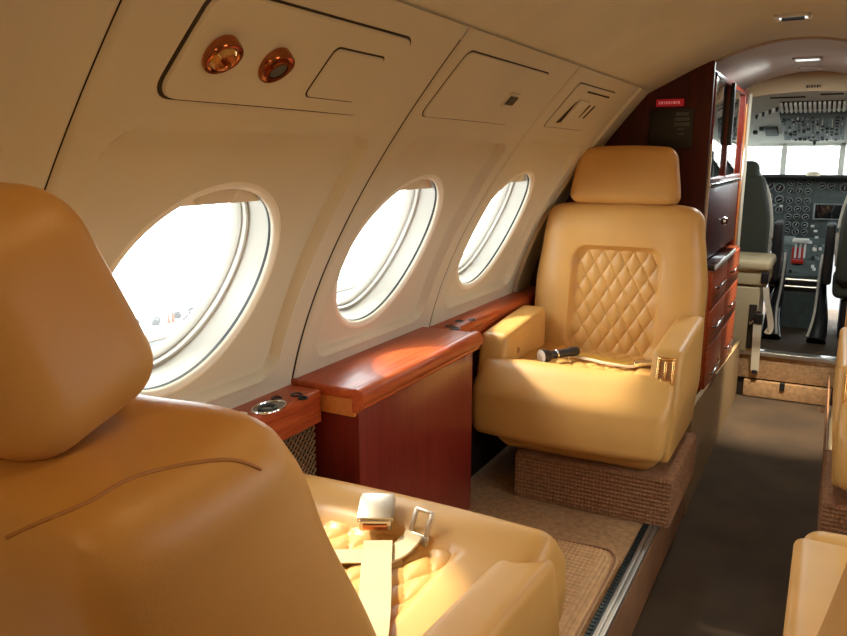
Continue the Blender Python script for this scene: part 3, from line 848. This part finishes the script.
# ------------------------------------------------------------------ bulkhead and forward cabinets (left)
BX = -0.41
def prism(poly, y0, y1):
    n = len(poly)
    V = [(x, y0, z) for x, z in poly] + [(x, y1, z) for x, z in poly]
    F = [tuple(range(n)), tuple(range(2 * n - 1, n - 1, -1))] + [(i, (i + 1) % n, n + (i + 1) % n, n + i) for i in range(n)]
    return V, F
top = [(x, z) for x, z in ceil_prof(0.003) if x <= BX - 0.001]
poly = [(-1.15, PZ)] + [(BX, PZ)] + [(BX, 1.578)] + list(reversed(top)) + [(-0.75, 1.47), (-1.15, 1.2)]
tag(ob('wall_front', prism(poly, 2.93, 2.955), 'wood_bulkhead', smooth=False), kind='structure')
topr = [(2 * XC - x, z) for x, z in top]
polyr = [(2 * XC - x, z) for x, z in poly]
tag(ob('wall_front', prism(polyr, 2.93, 2.955), 'wood_bulkhead', smooth=False), kind='structure')
t = thing('warning_placard', 'small glowing red placard with pale lettering high on the dark bulkhead', 'placard', (-0.553, 2.927, 1.445))
ob('plate', bx(-0.602, -0.505, 2.922, 2.930, 1.432, 1.458, 0.002), 'red', t, world=True)
V = []; x = -0.592
for w in (0.008, 0.010, 0.006, 0.009, 0.010, 0.006, 0.012, 0.006, 0.009):
    V.append(bx(x, x + w - 0.003, 2.9205, 2.923, 1.440, 1.450, 0.0004, 1)); x += w
ob('lettering', join(*V), 'placardtext', t, world=True)
t = thing('instruction_sign', 'black square sign with faint grey lines of text below the red placard', 'sign', (-0.54, 2.927, 1.36))
ob('plate', bx(-0.622, -0.468, 2.921, 2.929, 1.285, 1.424, 0.003), 'black', t, world=True)
V = []
for i, (z, n) in enumerate(((1.406, 6), (1.388, 7), (1.370, 7), (1.350, 3), (1.332, 3))):
    for k in range(n):
        for zz in ((0, 0.006) if n > 3 else (0,)):
            xa = -0.508 - n * 0.0035 + k * 0.0075; V.append(bx(xa, xa + 0.0055, 2.9195, 2.922, z - zz, z - zz + 0.0035, 0.0003, 1))
ob('text_lines', join(*V), 'greytext', t, world=True)

# upper galley cabinet with mirrored glass doors facing the aisle
t = thing('galley_cabinet', 'tall dark mahogany galley cabinet with mirrored glass doors forward of the bulkhead', 'cabinet', (-0.6, 3.4, PZ))
ob('carcass', bx(-0.95, BX - 0.004, 2.958, 3.97, 0.865, 1.560, 0.003), 'wood_dark', t, world=True)
def cabdoor(y0, y1, z0, z1, m='mirror', nm='glass_door', fm='wood_dark', fw=0.014):
    d = ob(nm, join(bx(BX - 0.004, BX + 0.006, y0, y0 + fw, z0, z1, 0.001), bx(BX - 0.004, BX + 0.006, y1 - fw, y1, z0, z1, 0.001), bx(BX - 0.004, BX + 0.006, y0, y1, z0, z0 + fw, 0.001), bx(BX - 0.004, BX + 0.006, y0, y1, z1 - fw, z1, 0.001)), fm, t, world=True)
    ob('mirror_pane', bx(BX - 0.004, BX + 0.002, y0 + fw, y1 - fw, z0 + fw, z1 - fw, 0.0005), m, d, world=True)
    return d
cabdoor(2.965, 3.40, 1.165, 1.548)
cabdoor(3.41, 3.95, 1.165, 1.548)
ob('edge_trim', bx(BX - 0.006, BX + 0.008, 2.956, 2.961, 0.86, 1.30, 0.001), 'steel', t, world=True)
ob('black_post', bx(BX + 0.002, BX + 0.020, 3.385, 3.42, 1.30, 1.545, 0.003), 'black', t, world=True)
ob('chrome_shelf_edge', bx(BX - 0.004, BX + 0.012, 2.965, 3.95, 1.145, 1.160, 0.003), 'chrome', t, world=True)
fd = ob('flap_door', bx(BX - 0.003, BX + 0.004, 2.97, 3.93, 0.870, 1.140, 0.002), 'wood_bulkhead', t, world=True)
ob('round_knob', lathe([(0.008, 0), (0.008, 0.008), (0.016, 0.012), (0.019, 0.020), (0.016, 0.029), (0.008, 0.034), (0, 0.035)], 24, (1, 0, 0), (BX + 0.003, 3.34, 0.998)), 'chrome', fd, world=True)

# lower drawer unit with counter
t = thing('drawer_unit', 'glossy red mahogany drawer unit with pale counter edge behind the facing seat', 'cabinet', (-0.6, 3.3, PZ))
ob('carcass', bx(-0.95, XL - 0.012, 2.958, 3.90, 0.30, 0.842, 0.003), 'wood', t, world=True)
ob('counter', bx(-0.95, XL + 0.004, 2.958, 3.60, 0.842, 0.862, 0.004), 'blackgloss', t, world=True)
ob('counter_edge', bx(XL + 0.002, XL + 0.008, 2.958, 3.60, 0.846, 0.860, 0.002), 'white', t, world=True)
for i, (z0, z1) in enumerate(((0.69, 0.835), (0.535, 0.683), (0.31, 0.528))):
    for y0, y1 in ((2.965, 3.42), (3.43, 3.885)):
        d = ob('drawer', bx(XL - 0.013, XL - 0.002, y0, y1, z0, z1, 0.003), 'wood', t, world=True)
        ob('handle', tube([(XL - 0.002, y0 + 0.10, (z0 + z1) / 2), (XL + 0.010, y0 + 0.11, (z0 + z1) / 2), (XL + 0.010, y1 - 0.11, (z0 + z1) / 2), (XL - 0.002, y1 - 0.10, (z0 + z1) / 2)], 0.004, 8), 'chrome', d, world=True)
# cockpit door frame posts
t = thing('door_frame_post', 'orange wooden door post with cream edge strip beside the cockpit entrance', 'door frame', (BX, 4.08, 0.0))
ob('post', bx(BX - 0.10, BX + 0.004, 3.975, 4.13, 0.31, 1.565, 0.003), 'wood_dark', t, world=True)
ob('orange_strip', bx(BX + 0.002, BX + 0.010, 3.985, 4.06, 0.62, 1.50, 0.002), 'wood_orange', t, world=True)
ob('cream_edge_strip', bx(BX - 0.01, BX + 0.014, 4.125, 4.145, 0.55, 1.555, 0.003), 'cream', t, world=True)
# right-hand forward partition (unseen from here, closes the entry)
tag(ob('wall_right', bx(0.115, 0.14, 2.956, 4.15, 0, 1.60, 0.003), 'wood_bulkhead', smooth=False), kind='structure')
# cockpit division arch
pr4 = ceil_prof(0.004)
V, F = [], []
def arch_low(x): return 1.538 + 0.022 * (1 - ((x - XC) / 0.27) ** 2)
xs = [p for p in pr4 if -0.44 < p[0] < 0.14]
for x, z in xs:
    V += [(x, 4.16, arch_low(x)), (x, 4.16, z + 0.0), (x, 4.20, z), (x, 4.20, arch_low(x))]
for i in range(len(xs) - 1):
    for q in range(4): F.append((i * 4 + q, i * 4 + (q + 1) % 4, i * 4 + 4 + (q + 1) % 4, i * 4 + 4 + q))
F.append((0, 1, 2, 3)); F.append(tuple(len(V) - 4 + q for q in range(4)))
tag(ob('trim_8', (V, F), 'vinyl'), kind='structure')
V = []
x = -0.165
for w in (0.012, 0.009, 0.012, 0.010, 0.012, 0.008):
    V.append(bx(x, x + w - 0.003, 4.157, 4.160, 1.575, 1.588, 0.0004, 1)); x += w
t = tag(ob('arch_placard', join(bx(-0.172, -0.095, 4.158, 4.162, 1.570, 1.593, 0.001)), 'vinyl'), 'small brown placard on the arch above the cockpit entrance', 'placard')
ob('lettering', join(*V), 'gap', t)

# ------------------------------------------------------------------ ceiling lights
def clight(Y, w, l, label, lit=True, dz=0.0):
    z = 1.6450 + dz
    t = thing('ceiling_light' if lit else 'ceiling_vent', label, 'ceiling light' if lit else 'vent', (XC, Y, z))
    ob('bezel', join(bx(XC - w, XC + w, Y - l, Y - l + 0.012, z - 0.010, z + 0.002, 0.003), bx(XC - w, XC + w, Y + l - 0.012, Y + l, z - 0.010, z + 0.002, 0.003),
                     bx(XC - w, XC - w + 0.012, Y - l, Y + l, z - 0.010, z + 0.002, 0.003), bx(XC + w - 0.012, XC + w, Y - l, Y + l, z - 0.010, z + 0.002, 0.003)), 'white', t, world=True)
    ob('lens' if lit else 'grille', bx(XC - w + 0.010, XC + w - 0.010, Y - l + 0.010, Y + l - 0.010, z - 0.006, z + 0.001, 0.001), 'lens' if lit else 'grey', t, world=True)
    return t
t = clight(2.50, 0.048, 0.040, 'small chrome rimmed ceiling light over the cabin aisle')
ob('switch_bar', bx(XC - 0.03, XC + 0.03, 2.49, 2.505, 1.630, 1.640, 0.003), 'black', t, world=True)
clight(3.62, 0.055, 0.055, 'bright square ceiling light in the vestibule before the cockpit', dz=0.006)
clight(4.00, 0.050, 0.040, 'grey ceiling vent just in front of the cockpit arch', lit=False, dz=0.006)

# ------------------------------------------------------------------ steps to the cockpit
CF = 0.245
tag(ob('floor', bx(-0.95, 0.65, 4.31, 5.75, CF - 0.06, CF, 0.002), 'aisle', smooth=False), kind='structure')
t = thing('carpeted_step', 'two-tier carpeted step with silver edge strip leading up to the cockpit', 'step', (XC, 4.28, 0))
ob('upper_riser', bx(-0.385, 0.115, 4.275, 4.33, 0.10, CF - 0.016, 0.003), 'carpet', t, world=True)
ob('lower_riser', bx(-0.330, 0.085, 4.255, 4.30, 0.004, 0.092, 0.004), 'carpet', t, world=True)
ob('back_board', bx(-0.385, 0.115, 4.29, 4.33, 0.0, 0.11, 0.002), 'gap', t, world=True)
ob('silver_edge', bx(-0.385, 0.115, 4.262, 4.34, CF - 0.018, CF + 0.004, 0.004), 'alu', t, world=True)
ob('pull_tab', bx(-0.155, -0.130, 4.248, 4.262, 0.055, 0.098, 0.003), 'black', t, world=True)
t = tag(ob('floor_stud', lathe([(0.018, 0), (0.018, 0.012), (0.012, 0.022), (0, 0.026)], 20, None, (0.045, 4.15, 0.0)), 'chrome'), 'small bright metal stud on the aisle floor at the right end of the step', 'stud')

# ------------------------------------------------------------------ cockpit
CX = -0.14
# shell
def lz(Y): return 1.56 - 0.184 * (Y - 4.25)
V = [(-0.95, 4.21, lz(4.21)), (0.65, 4.21, lz(4.21)), (0.65, 5.46, lz(5.46)), (-0.95, 5.46, lz(5.46))]
V += [(x, y, z + 0.03) for x, y, z in V]
tag(ob('ceiling', (V, [(0, 1, 2, 3), (4, 5, 6, 7), (0, 1, 5, 4), (1, 2, 6, 5), (2, 3, 7, 6), (3, 0, 4, 7)]), 'offwhite', smooth=False), kind='structure')
for xw in (-0.95, 0.65):
    tag(ob('wall_left' if xw < 0 else 'wall_right', join(bx(xw - 0.02, xw + 0.02, 4.2, 5.7, CF, 1.15, 0.003), bx(xw - 0.02, xw + 0.02, 4.2, 4.75, 1.10, 1.60, 0.003)), 'grey', smooth=False), kind='structure')
tag(ob('wall_front', bx(-0.95, BX - 0.1, 4.16, 4.20, CF, 1.58, 0.003), 'vinyl', smooth=False), kind='structure')
tag(ob('wall_front', bx(0.14, 0.66, 4.16, 4.20, 0, 1.58, 0.003), 'vinyl', smooth=False), kind='structure')
# windshield
fw = tag(ob('window_13', join(*[bx(x - 0.017, x + 0.017, 5.44, 5.50, 1.14, 1.35, 0.006) for x in (-0.305, 0.022, -0.80, 0.52)], bx(-0.95, 0.65, 5.44, 5.50, 1.322, 1.36, 0.006), bx(-0.95, 0.65, 5.44, 5.50, 1.12, 1.150, 0.006)), 'offwhite'), kind='structure')
for a, b in ((-0.783, -0.322), (-0.288, 0.005), (0.039, 0.503)):
    ob('pane', bx(a, b, 5.475, 5.481, 1.148, 1.324, 0.001), 'glass', fw)
t = thing('overhead_switch_panel', 'grey overhead switch panel crowded with black switches above the cockpit windshield', 'switch panel', (CX, 4.94, lz(4.94)))
def lp(x, Y, d=0.0): return (x, Y, lz(Y) - d)
slm = Matrix.Rotation(-math.atan(0.184), 4, 'X')
def onliner(vf, x, Y, d=0.0):
    return xf(vf, Matrix.Translation((x, Y, lz(Y) - d)) @ slm)
ob('panel', onliner(rbox(0.160, 0.325, 0.012, 0.004, (1, 1, 1), 2), CX, 4.935, 0.008), 'overhead', t, world=True)
knobs = []
for i in range(13):
    for j in range(9):
        x = CX - 0.142 + i * 0.0237; y = 4.67 + j * 0.066
        rr = random.random()
        if rr < 0.14: continue
        if rr < 0.3: k_ = rbox(0.009, 0.016, 0.007, 0.002, (1, 1, 1), 1)
        elif rr < 0.62: k_ = lathe([(0.006, -0.009), (0.008, 0.0)], 8)
        else: k_ = rbox(0.003, 0.010, 0.007, 0.001, (1, 1, 1), 1)
        knobs.append((onliner(k_, x, y, 0.026), 'black' if rr < 0.5 else ('greylight' if rr < 0.8 else 'white')))
for kx in knobs: ob('switch', kx[0], kx[1], t, world=True, smooth=False)
t = thing('vent_slat_row', 'row of white slats with dark gaps above the overhead switch panel', 'vent', (CX, 4.49, lz(4.49)))
ob('backing', onliner(rbox(0.150, 0.085, 0.003, 0.002, (1, 1, 1), 1), CX, 4.49, 0.002), 'gap', t, world=True)
for i in range(14):
    ob('slat', onliner(rbox(0.0062, 0.085, 0.012, 0.004, (1, 1, 1), 2), CX - 0.143 + i * 0.022, 4.49, 0.008), 'white', t, world=True)
V = [onliner(rbox(w / 2, 0.006, 0.003, 0.001, (1, 1, 1), 1), x, Y, 0.002) for x, Y, w in ((-0.25, 4.32, 0.16), (-0.055, 4.285, 0.10), (0.06, 4.285, 0.08))]
tag(ob('liner_slots', join(*V), 'gap'), 'thin dark slots in the white liner just above the cockpit slat row', 'slots')
t = tag(ob('speaker', onliner(rbox(0.036, 0.10, 0.010, 0.008, (1, 1, 1), 3), -0.362, 5.05, 0.008), 'grey'), 'small square grey grille beside the overhead switch panel', 'grille')
t = thing('switch_cluster', 'row of small black knobs on white liner at the left of the cockpit slat row', 'switches', (-0.36, 4.56, lz(4.56)))
for i in range(7):
    ob('knob', onliner(lathe([(0.005, -0.022), (0.008, 0)], 8), -0.415 + i * 0.018, 4.66 - i * 0.026, 0.004), 'black' if i % 2 == 0 else 'white', t, world=True)
V = [onliner(rbox(0.012, 0.02, 0.010, 0.004, (1, 1, 1), 2), x, y, 0.01) for x, y in ((-0.452, 5.07), (-0.412, 4.98))]
tag(ob('sun_visor_clip', join(V[0]), 'black'), 'black clip on the cockpit liner above the left windshield', 'clip')
tag(ob('sun_visor_clip', join(V[1]), 'black'), 'smaller black clip next to the square grey grille on the cockpit liner', 'clip')
t = thing('standby_compass', 'small black compass hanging at the top of the centre windshield', 'compass', (-0.135, 5.29, 1.369))
ob('body', rbox(0.030, 0.025, 0.016, 0.008, (1, 1, 1), 3, at=(-0.135, 5.29, 1.365)), 'black', t, world=True)
ob('pointer', lathe([(0.012, 0.0), (0.008, -0.018), (0.0, -0.03)], 12, None, (-0.135, 5.29, 1.352)), 'black', t, world=True)

# glareshield and instrument panel
t = thing('glareshield', 'black padded glareshield below the cockpit windshield', 'glareshield', (CX, 5.36, 1.14))
ob('hood', bx(-0.80, 0.52, 5.28, 5.46, 1.125, 1.150, 0.010, 3), 'black', t, world=True)
ob('pale_hump', lathe([(0.055, 0), (0.052, 0.012), (0.035, 0.024), (0, 0.029)], 20, None, (-0.125, 5.32, 1.143)), 'cream', t, world=True)
t = thing('instrument_panel', 'grey cockpit instrument panel filled with round gauges', 'instrument panel', (CX, 5.40, 0.9))
ob('panel', bx(-0.78, 0.50, 5.395, 5.42, 0.66, 1.125, 0.004), 'grey', t, world=True)
def gauge(x, z, r, face='black', rim='greylight'):
    g = ob('gauge', lathe([(r, 0), (r, 0.014), (r * 0.84, 0.016), (r * 0.80, 0.006)], 18, (0, -1, 0), (x, 5.396, z)), rim, t, world=True)
    ob('dial', lathe([(r * 0.82, 0.006), (0, 0.0062)], 18, (0, -1, 0), (x, 5.396, z)), face, g, world=True)
    q = random.random() * PI
    ob('needle', tube([(x - math.cos(q) * r * 0.5, 5.388, z - math.sin(q) * r * 0.5), (x + math.cos(q) * r * 0.5, 5.388, z + math.sin(q) * r * 0.5)], 0.0016, 4), 'white', g, world=True)
for j, z in enumerate((1.095, 1.045, 0.985, 0.935, 0.885, 0.835, 0.79)):
    for i, x in enumerate((-0.245, -0.195, -0.145)):
        gauge(x, z, 0.020 if j else 0.018)
for x, z, r in ((-0.37, 1.08, 0.03), (-0.31, 1.065, 0.03), (-0.37, 1.00, 0.03), (-0.305, 0.99, 0.027), (-0.44, 1.08, 0.03), (-0.44, 1.0, 0.03), (-0.30, 0.925, 0.022), (0.055, 1.07, 0.028), (-0.02, 1.08, 0.022), (-0.07, 1.08, 0.022)):
    gauge(x, z, r)
for x, z in ((-0.33, 0.955), (-0.29, 0.95), (-0.27, 0.86), (-0.28, 0.82), (-0.265, 0.775), (-0.10, 0.83), (-0.08, 0.80), (-0.07, 0.76), (-0.29, 0.73), (-0.25, 0.735)):
    ob('switch', rbox(0.010, 0.008, 0.007, 0.002, (1, 1, 1), 1, at=(x, 5.388, z)), random.choice(['white', 'greylight', 'white']), t, world=True)
t = thing('display_screen', 'black cockpit display screen in a pale grey bezel, right of the gauges', 'screen', (-0.03, 5.39, 0.92))
ob('bezel', join(bx(-0.105, 0.06, 5.375, 5.396, 0.965, 0.973, 0.002), bx(-0.105, 0.06, 5.375, 5.396, 0.872, 0.880, 0.002), bx(-0.105, -0.095, 5.375, 5.396, 0.872, 0.973, 0.002), bx(0.05, 0.06, 5.375, 5.396, 0.872, 0.973, 0.002)), 'greylight', t, world=True)
ob('screen', bx(-0.098, 0.054, 5.385, 5.396, 0.878, 0.968, 0.001), 'blackgloss', t, world=True)
# centre pedestal
t = thing('throttle_pedestal', 'grey cockpit centre pedestal with white and red throttle levers', 'pedestal', (CX, 5.2, CF))
V = [(-0.30, 5.39, CF), (0.0, 5.39, CF), (0.0, 5.02, CF), (-0.30, 5.02, CF), (-0.30, 5.39, 0.76), (0.0, 5.39, 0.76), (0.0, 5.02, 0.56), (-0.30, 5.02, 0.56)]
ob('body', (V, [(0, 1, 2, 3), (4, 5, 6, 7), (0, 1, 5, 4), (1, 2, 6, 5), (2, 3, 7, 6), (3, 0, 4, 7)]), 'grey', t, smooth=False, world=True)
def pz_(Y): return 0.56 + (Y - 5.02) / 0.37 * 0.20
ob('blue_grey_plate', bx(-0.265, -0.19, 5.30, 5.385, 0.715, 0.765, 0.002), 'greylight', t, world=True)
lv = ob('throttle_head', rbox(0.046, 0.018, 0.014, 0.006, (1, 1, 1), 3, at=(-0.150, 5.18, 0.755)), 'white', t, world=True)
for x in (-0.175, -0.150, -0.125):
    ob('throttle_lever', tube([(x, 5.19, 0.63), (x, 5.18, 0.75)], 0.006, 8), 'white', t, world=True)
    ob('red_lever', tube([(x - 0.012, 5.13, 0.62), (x - 0.012, 5.13, 0.72)], 0.0055, 8), 'redlever', t, world=True)
ob('red_base', rbox(0.032, 0.02, 0.012, 0.004, (1, 1, 1), 2, at=(-0.155, 5.12, 0.635)), 'redlever', t, world=True)
for i in range(22):
    x = -0.28 + random.random() * 0.26; Y = 5.04 + random.random() * 0.30
    if abs(x + 0.15) < 0.05 and Y > 5.1: continue
    ob('knob', lathe([(0.010, 0), (0.008, 0.018), (0, 0.020)], 10, None, (x, Y, pz_(Y))), random.choice(['black', 'white', 'greylight']), t, world=True)
ob('front_frame', join(tube([(-0.305, 5.0, 0.54), (0.005, 5.0, 0.54)], 0.008, 8), tube([(-0.29, 4.99, 0.50), (-0.02, 4.99, 0.50)], 0.007, 8)), 'steel', t, world=True)
ob('radio_face', bx(-0.27, -0.03, 4.995, 5.02, 0.505, 0.535, 0.002), 'black', t, world=True)

# pilot seats
def pilot_seat(cx, Y, label, inner, sheep=True, sx=0):
    t = thing('pilot_seat', label, 'seat', (cx, Y, CF), 0, 'cockpit pilot seats')
    def w1(x, y, z):
        f = (z + 0.29) / 0.58
        return (x * (1 - 0.18 * smooth01((f - 0.55) / 0.45)), y - 0.02 * (1 - (x / 0.22) ** 2) - 0.06 * f, z)
    ob('backrest', rbox(0.215, 0.045, 0.29, 0.04, (8, 2, 8), 5, warp=w1, at=(0, 0, 0.62)), 'pilot_cover', t)
    ob('headrest', rbox(0.140, 0.045, 0.085, 0.045, (4, 2, 3), 5, at=(0, -0.055, 0.905)), 'pilot_cover', t)
    ob('seat_cushion', rbox(0.22, 0.22, 0.06, 0.04, (4, 4, 2), 4, at=(0, 0.22, 0.30)), 'pilot_cover', t)
    ob('base', rbox(0.17, 0.17, 0.12, 0.02, (2, 2, 2), 3, at=(0, 0.22, 0.12)), 'black', t)
    pts = [(inner * 0.12, -0.02, 0.93), (inner * 0.185, 0.02, 0.80), (inner * 0.215, 0.02, 0.60), (inner * 0.205, 0.03, 0.42)]
    ob('sheepskin_edge', tube(catmull(pts, 6), 0.017, 10), 'sheepskin', t)
    a = ob('armrest', rbox(0.026, 0.12, 0.17, 0.016, (2, 3, 3), 3, at=(inner * 0.255, 0.15, 0.48)), 'black', t)
    return t
pilot_seat(-0.515, 4.72, 'left pilot seat with dark cover and pale sheepskin edge', 1)
pilot_seat(0.262, 4.72, 'right pilot seat with pale sheepskin edge, cut off by the photo edge', -1)
# control column boots
for x, lab, sg in ((-0.235, 'black control column with pale edge left of the cockpit pedestal', 1), (-0.01, 'black control column with curved pale edge right of the cockpit pedestal', -1)):
    t = thing('control_yoke', lab, 'control column', (x, 4.9, CF), group='cockpit control columns')
    pts = catmull([(x - 0.06 * sg * 0 + 0.0, 4.62, CF + 0.01), (x - 0.01 * sg, 4.72, CF + 0.12), (x, 4.95, CF + 0.25), (x + 0.01 * sg, 5.05, CF + 0.42)], 6)
    ob('boot', tube(pts, [0.050 - 0.034 * i / (len(pts) - 1) for i in range(len(pts))], 14), 'black', t, world=True)
    pts2 = [p + Vector((-0.045 * (1 if sg < 0 else -0.6) * (1 - i / len(pts)) ** 0.8, -0.03, 0.03)) for i, p in enumerate(pts)]
    ob('pale_edge', tube(pts2, 0.007, 8), 'sheepskin', t, world=True)

# fold-down jump seat in the cockpit doorway, with its straps
t = thing('jump_seat', 'cream padded jump seat folded beside the cockpit doorway on the left', 'seat', (-0.33, 4.42, CF))
def jb(x0, x1, y0, y1, z0, z1, r=0.01): return bx(x0, x1, y0, y1, z0, z1, r, 4)
ob('seat_pad', jb(-0.52, -0.245, 4.24, 4.62, 0.675, 0.735, 0.025), 'jump', t, world=True)
ob('seat_side', jb(-0.52, -0.258, 4.26, 4.60, 0.600, 0.678, 0.010), 'jump', t, world=True)
ob('latch', jb(-0.290, -0.255, 4.235, 4.262, 0.615, 0.675, 0.004), 'black', t, world=True)
ob('base_box', jb(-0.52, -0.290, 4.26, 4.60, CF, 0.590, 0.008), 'jump', t, world=True)
ob('base_recess', jb(-0.335, -0.297, 4.252, 4.262, CF + 0.02, 0.500, 0.003), 'gap', t, world=True)
ob('steel_lever', tube([(-0.325, 4.24, 0.40), (-0.295, 4.235, 0.44), (-0.285, 4.235, 0.47)], 0.008, 8), 'chrome', t, world=True)
t = thing('harness_strap', 'cream harness strap hanging off the jump seat over the step edge', 'strap', (-0.28, 4.23, 0.3))
P = catmull([(-0.262, 4.225, 0.60), (-0.250, 4.222, 0.53), (-0.232, 4.222, 0.46), (-0.222, 4.222, 0.40), (-0.228, 4.222, 0.372), (-0.245, 4.222, 0.378)], 6)
ob('webbing', ribbon(P, 0.028, 0.004, nrm=(0, -1, 0)), 'cream', t, world=True)
P = catmull([(-0.285, 4.225, 0.42), (-0.284, 4.222, 0.34), (-0.283, 4.238, 0.27), (-0.281, 4.238, 0.20), (-0.280, 4.242, 0.15)], 6)
ob('webbing', ribbon(P, 0.040, 0.004, nrm=(0, -1, 0)), 'cream', t, world=True)
ob('buckle', jb(-0.305, -0.262, 4.215, 4.235, 0.405, 0.46, 0.006), 'black', t, world=True)
ob('end_fitting', jb(-0.292, -0.268, 4.232, 4.246, 0.135, 0.155, 0.003), 'black', t, world=True)

# ------------------------------------------------------------------ closing shell behind the camera, hull behind the panels
tag(ob('wall_back', bx(-1.2, 0.9, -1.53, -1.49, -0.03, 1.72, 0.002), 'wall', smooth=False), kind='structure')

tag(ob('hull', bx(-1.35, 1.05, -1.6, 4.20, 1.70, 1.74, 0.002), 'vinyl', smooth=False), kind='structure')
tag(ob('hull', bx(-1.25, 0.95, -1.6, 4.40, -0.09, -0.035, 0.002), 'vinyl', smooth=False), kind='structure')
tag(ob('hull', bx(-1.02, -0.98, 2.95, 4.24, -0.05, 1.72, 0.002), 'vinyl', smooth=False), kind='structure')
tag(ob('hull', bx(-0.98, 0.66, 4.30, 4.34, -0.05, 0.18, 0.002), 'vinyl', smooth=False), kind='structure')
# ------------------------------------------------------------------ outside: airport apron
tag(ob('ground', bx(-400, 60, -200, 300, -1.72, -1.62, 0.01), 'snow', smooth=False), kind='structure')
tag(ob('ground', bx(-9.3, 40, -60, 120, -1.64, -1.60, 0.005), 'asphalt', smooth=False), kind='structure')
tag(ob('apron_kerb', bx(-9.75, -9.3, -60, 120, -1.64, -1.585, 0.01), 'hangar', smooth=False), 'tan kerb line along the edge of the grey apron outside the nearest window', 'kerb')
random.seed(3)
for i in range(18):
    y = 8.7 + i * 0.13 + random.random() * 0.04; x = -10.0 - random.random() * 0.6
    r_ = 0.030 + random.random() * 0.035
    red = i in (6, 7)
    if red: vf = lathe([(0.07, 0), (0.06, 0.015), (0.035, 0.02), (0.01, 0.19), (0, 0.20)], 14, None, (x + 0.25, y, -1.62))
    else:
        vf = rbox(r_ * 1.5, r_ * 1.1, r_, r_ * 0.8, (2, 2, 2), 3, warp=lambda a, b, c: (a * (1 + .3 * math.sin(b * 37)), b * (1 + .3 * math.sin(a * 41)), c * (1 + .4 * math.sin(a * 30 + b * 23))), at=(x, y, -1.60 + r_ * 0.6))
    v = ob('traffic_cone' if red else 'dirt_clump', vf, 'truckred' if red else 'truck')
    tag(v, 'small red cone at the far edge of the apron outside the nearest window' if red else 'small dark clump lying beyond the apron kerb outside the window', 'cone' if red else 'clump', 'red cones beyond the kerb' if red else 'dark clumps beyond the kerb')
tag(ob('snow_bank', bx(-8.0, 8.0, 30.0, 31.0, -1.62, 1.6, 0.05), 'snow', smooth=False), 'pale low structure outside ahead of the cockpit windshield', 'building')

# ------------------------------------------------------------------ light
w = bpy.data.worlds.new('overcast'); SC.world = w; w.use_nodes = True
bg = w.node_tree.nodes['Background']; bg.inputs[0].default_value = (0.93, 0.985, 1.0, 1); bg.inputs[1].default_value = 11.0
def light(name, typ, loc, rot, energy, col, **kw):
    l = bpy.data.lights.new(name, typ); l.energy = energy; l.color = col
    for k, v in kw.items(): setattr(l, k, v)
    o = bpy.data.objects.new(name, l); COL.objects.link(o); o.location = loc; o.rotation_euler = rot; return o
def aim(d): return Vector(d).to_track_quat('-Z', 'Y').to_euler()
light('sun', 'SUN', (-5, 0, 6), aim((0.80, -0.12, -0.95)), 8.0, (1.0, 0.90, 0.72), angle=math.radians(4))
# cabin ceiling light, then two unseen aft fills added to warm the near seat
for i, (Y, e) in enumerate(((2.50, 0.6), (0.6, 0.9), (-0.5, 3.3))):
    light('ceiling_lamp_and_fill', 'AREA', (XC, Y, 1.625), (0, 0, 0), e, (1.0, 0.61, 0.28), size=0.10 if i == 0 else 0.16)
light('vestibule_lamp', 'AREA', (XC, 3.62, 1.635), (0, 0, 0), 9.0, (0.92, 1.0, 0.98), size=0.08)
light('vestibule_downlight', 'SPOT', (XC, 3.62, 1.630), (math.radians(9), 0, 0), 260.0, (1.0, 0.86, 0.66), spot_size=math.radians(36), spot_blend=0.8, shadow_soft_size=0.03)
# window portals help the renderer find the daylight
for side in (1, -1):
    for yc in WC[3:]:
        c = Vector(wp(yc, WSC, -0.17, side)); nrm = wn(WSC, side)
        o = light('daylight_portal', 'AREA', c, aim(nrm), 1.0, (1, 1, 1), shape='RECTANGLE', size=0.42, size_y=0.42)
        o.data.cycles.is_portal = True
o = light('daylight_portal', 'AREA', (-0.14, 5.52, 1.24), aim((0, -1, 0)), 1.0, (1, 1, 1), shape='RECTANGLE', size=1.4, size_y=0.2)
o.data.cycles.is_portal = True

# ------------------------------------------------------------------ camera
f = 760.0; W_, H_ = 847, 636
p = math.atan((H_ / 2 - 158) / f); psi = math.atan((838 - W_ / 2) / math.hypot(f, H_ / 2 - 158))
cam = bpy.data.cameras.new('camera'); co = bpy.data.objects.new('camera', cam); COL.objects.link(co)
co.location = (0, 0, 1.25); co.rotation_euler = (PI / 2 - p, 0, psi)
cam.sensor_fit = 'HORIZONTAL'; cam.sensor_width = 36; cam.lens = 36 * f / W_; cam.clip_start = 0.02; cam.clip_end = 1000
SC.camera = co
SC.view_settings.view_transform = 'Standard'; SC.view_settings.look = 'None'; SC.view_settings.gamma = 1
SC.view_settings.exposure = 0.08
SC.cycles.use_denoising = True
SC.cycles.max_bounces = 10; SC.cycles.diffuse_bounces = 6; SC.cycles.transparent_max_bounces = 12
SC.cycles.sample_clamp_indirect = 6.0
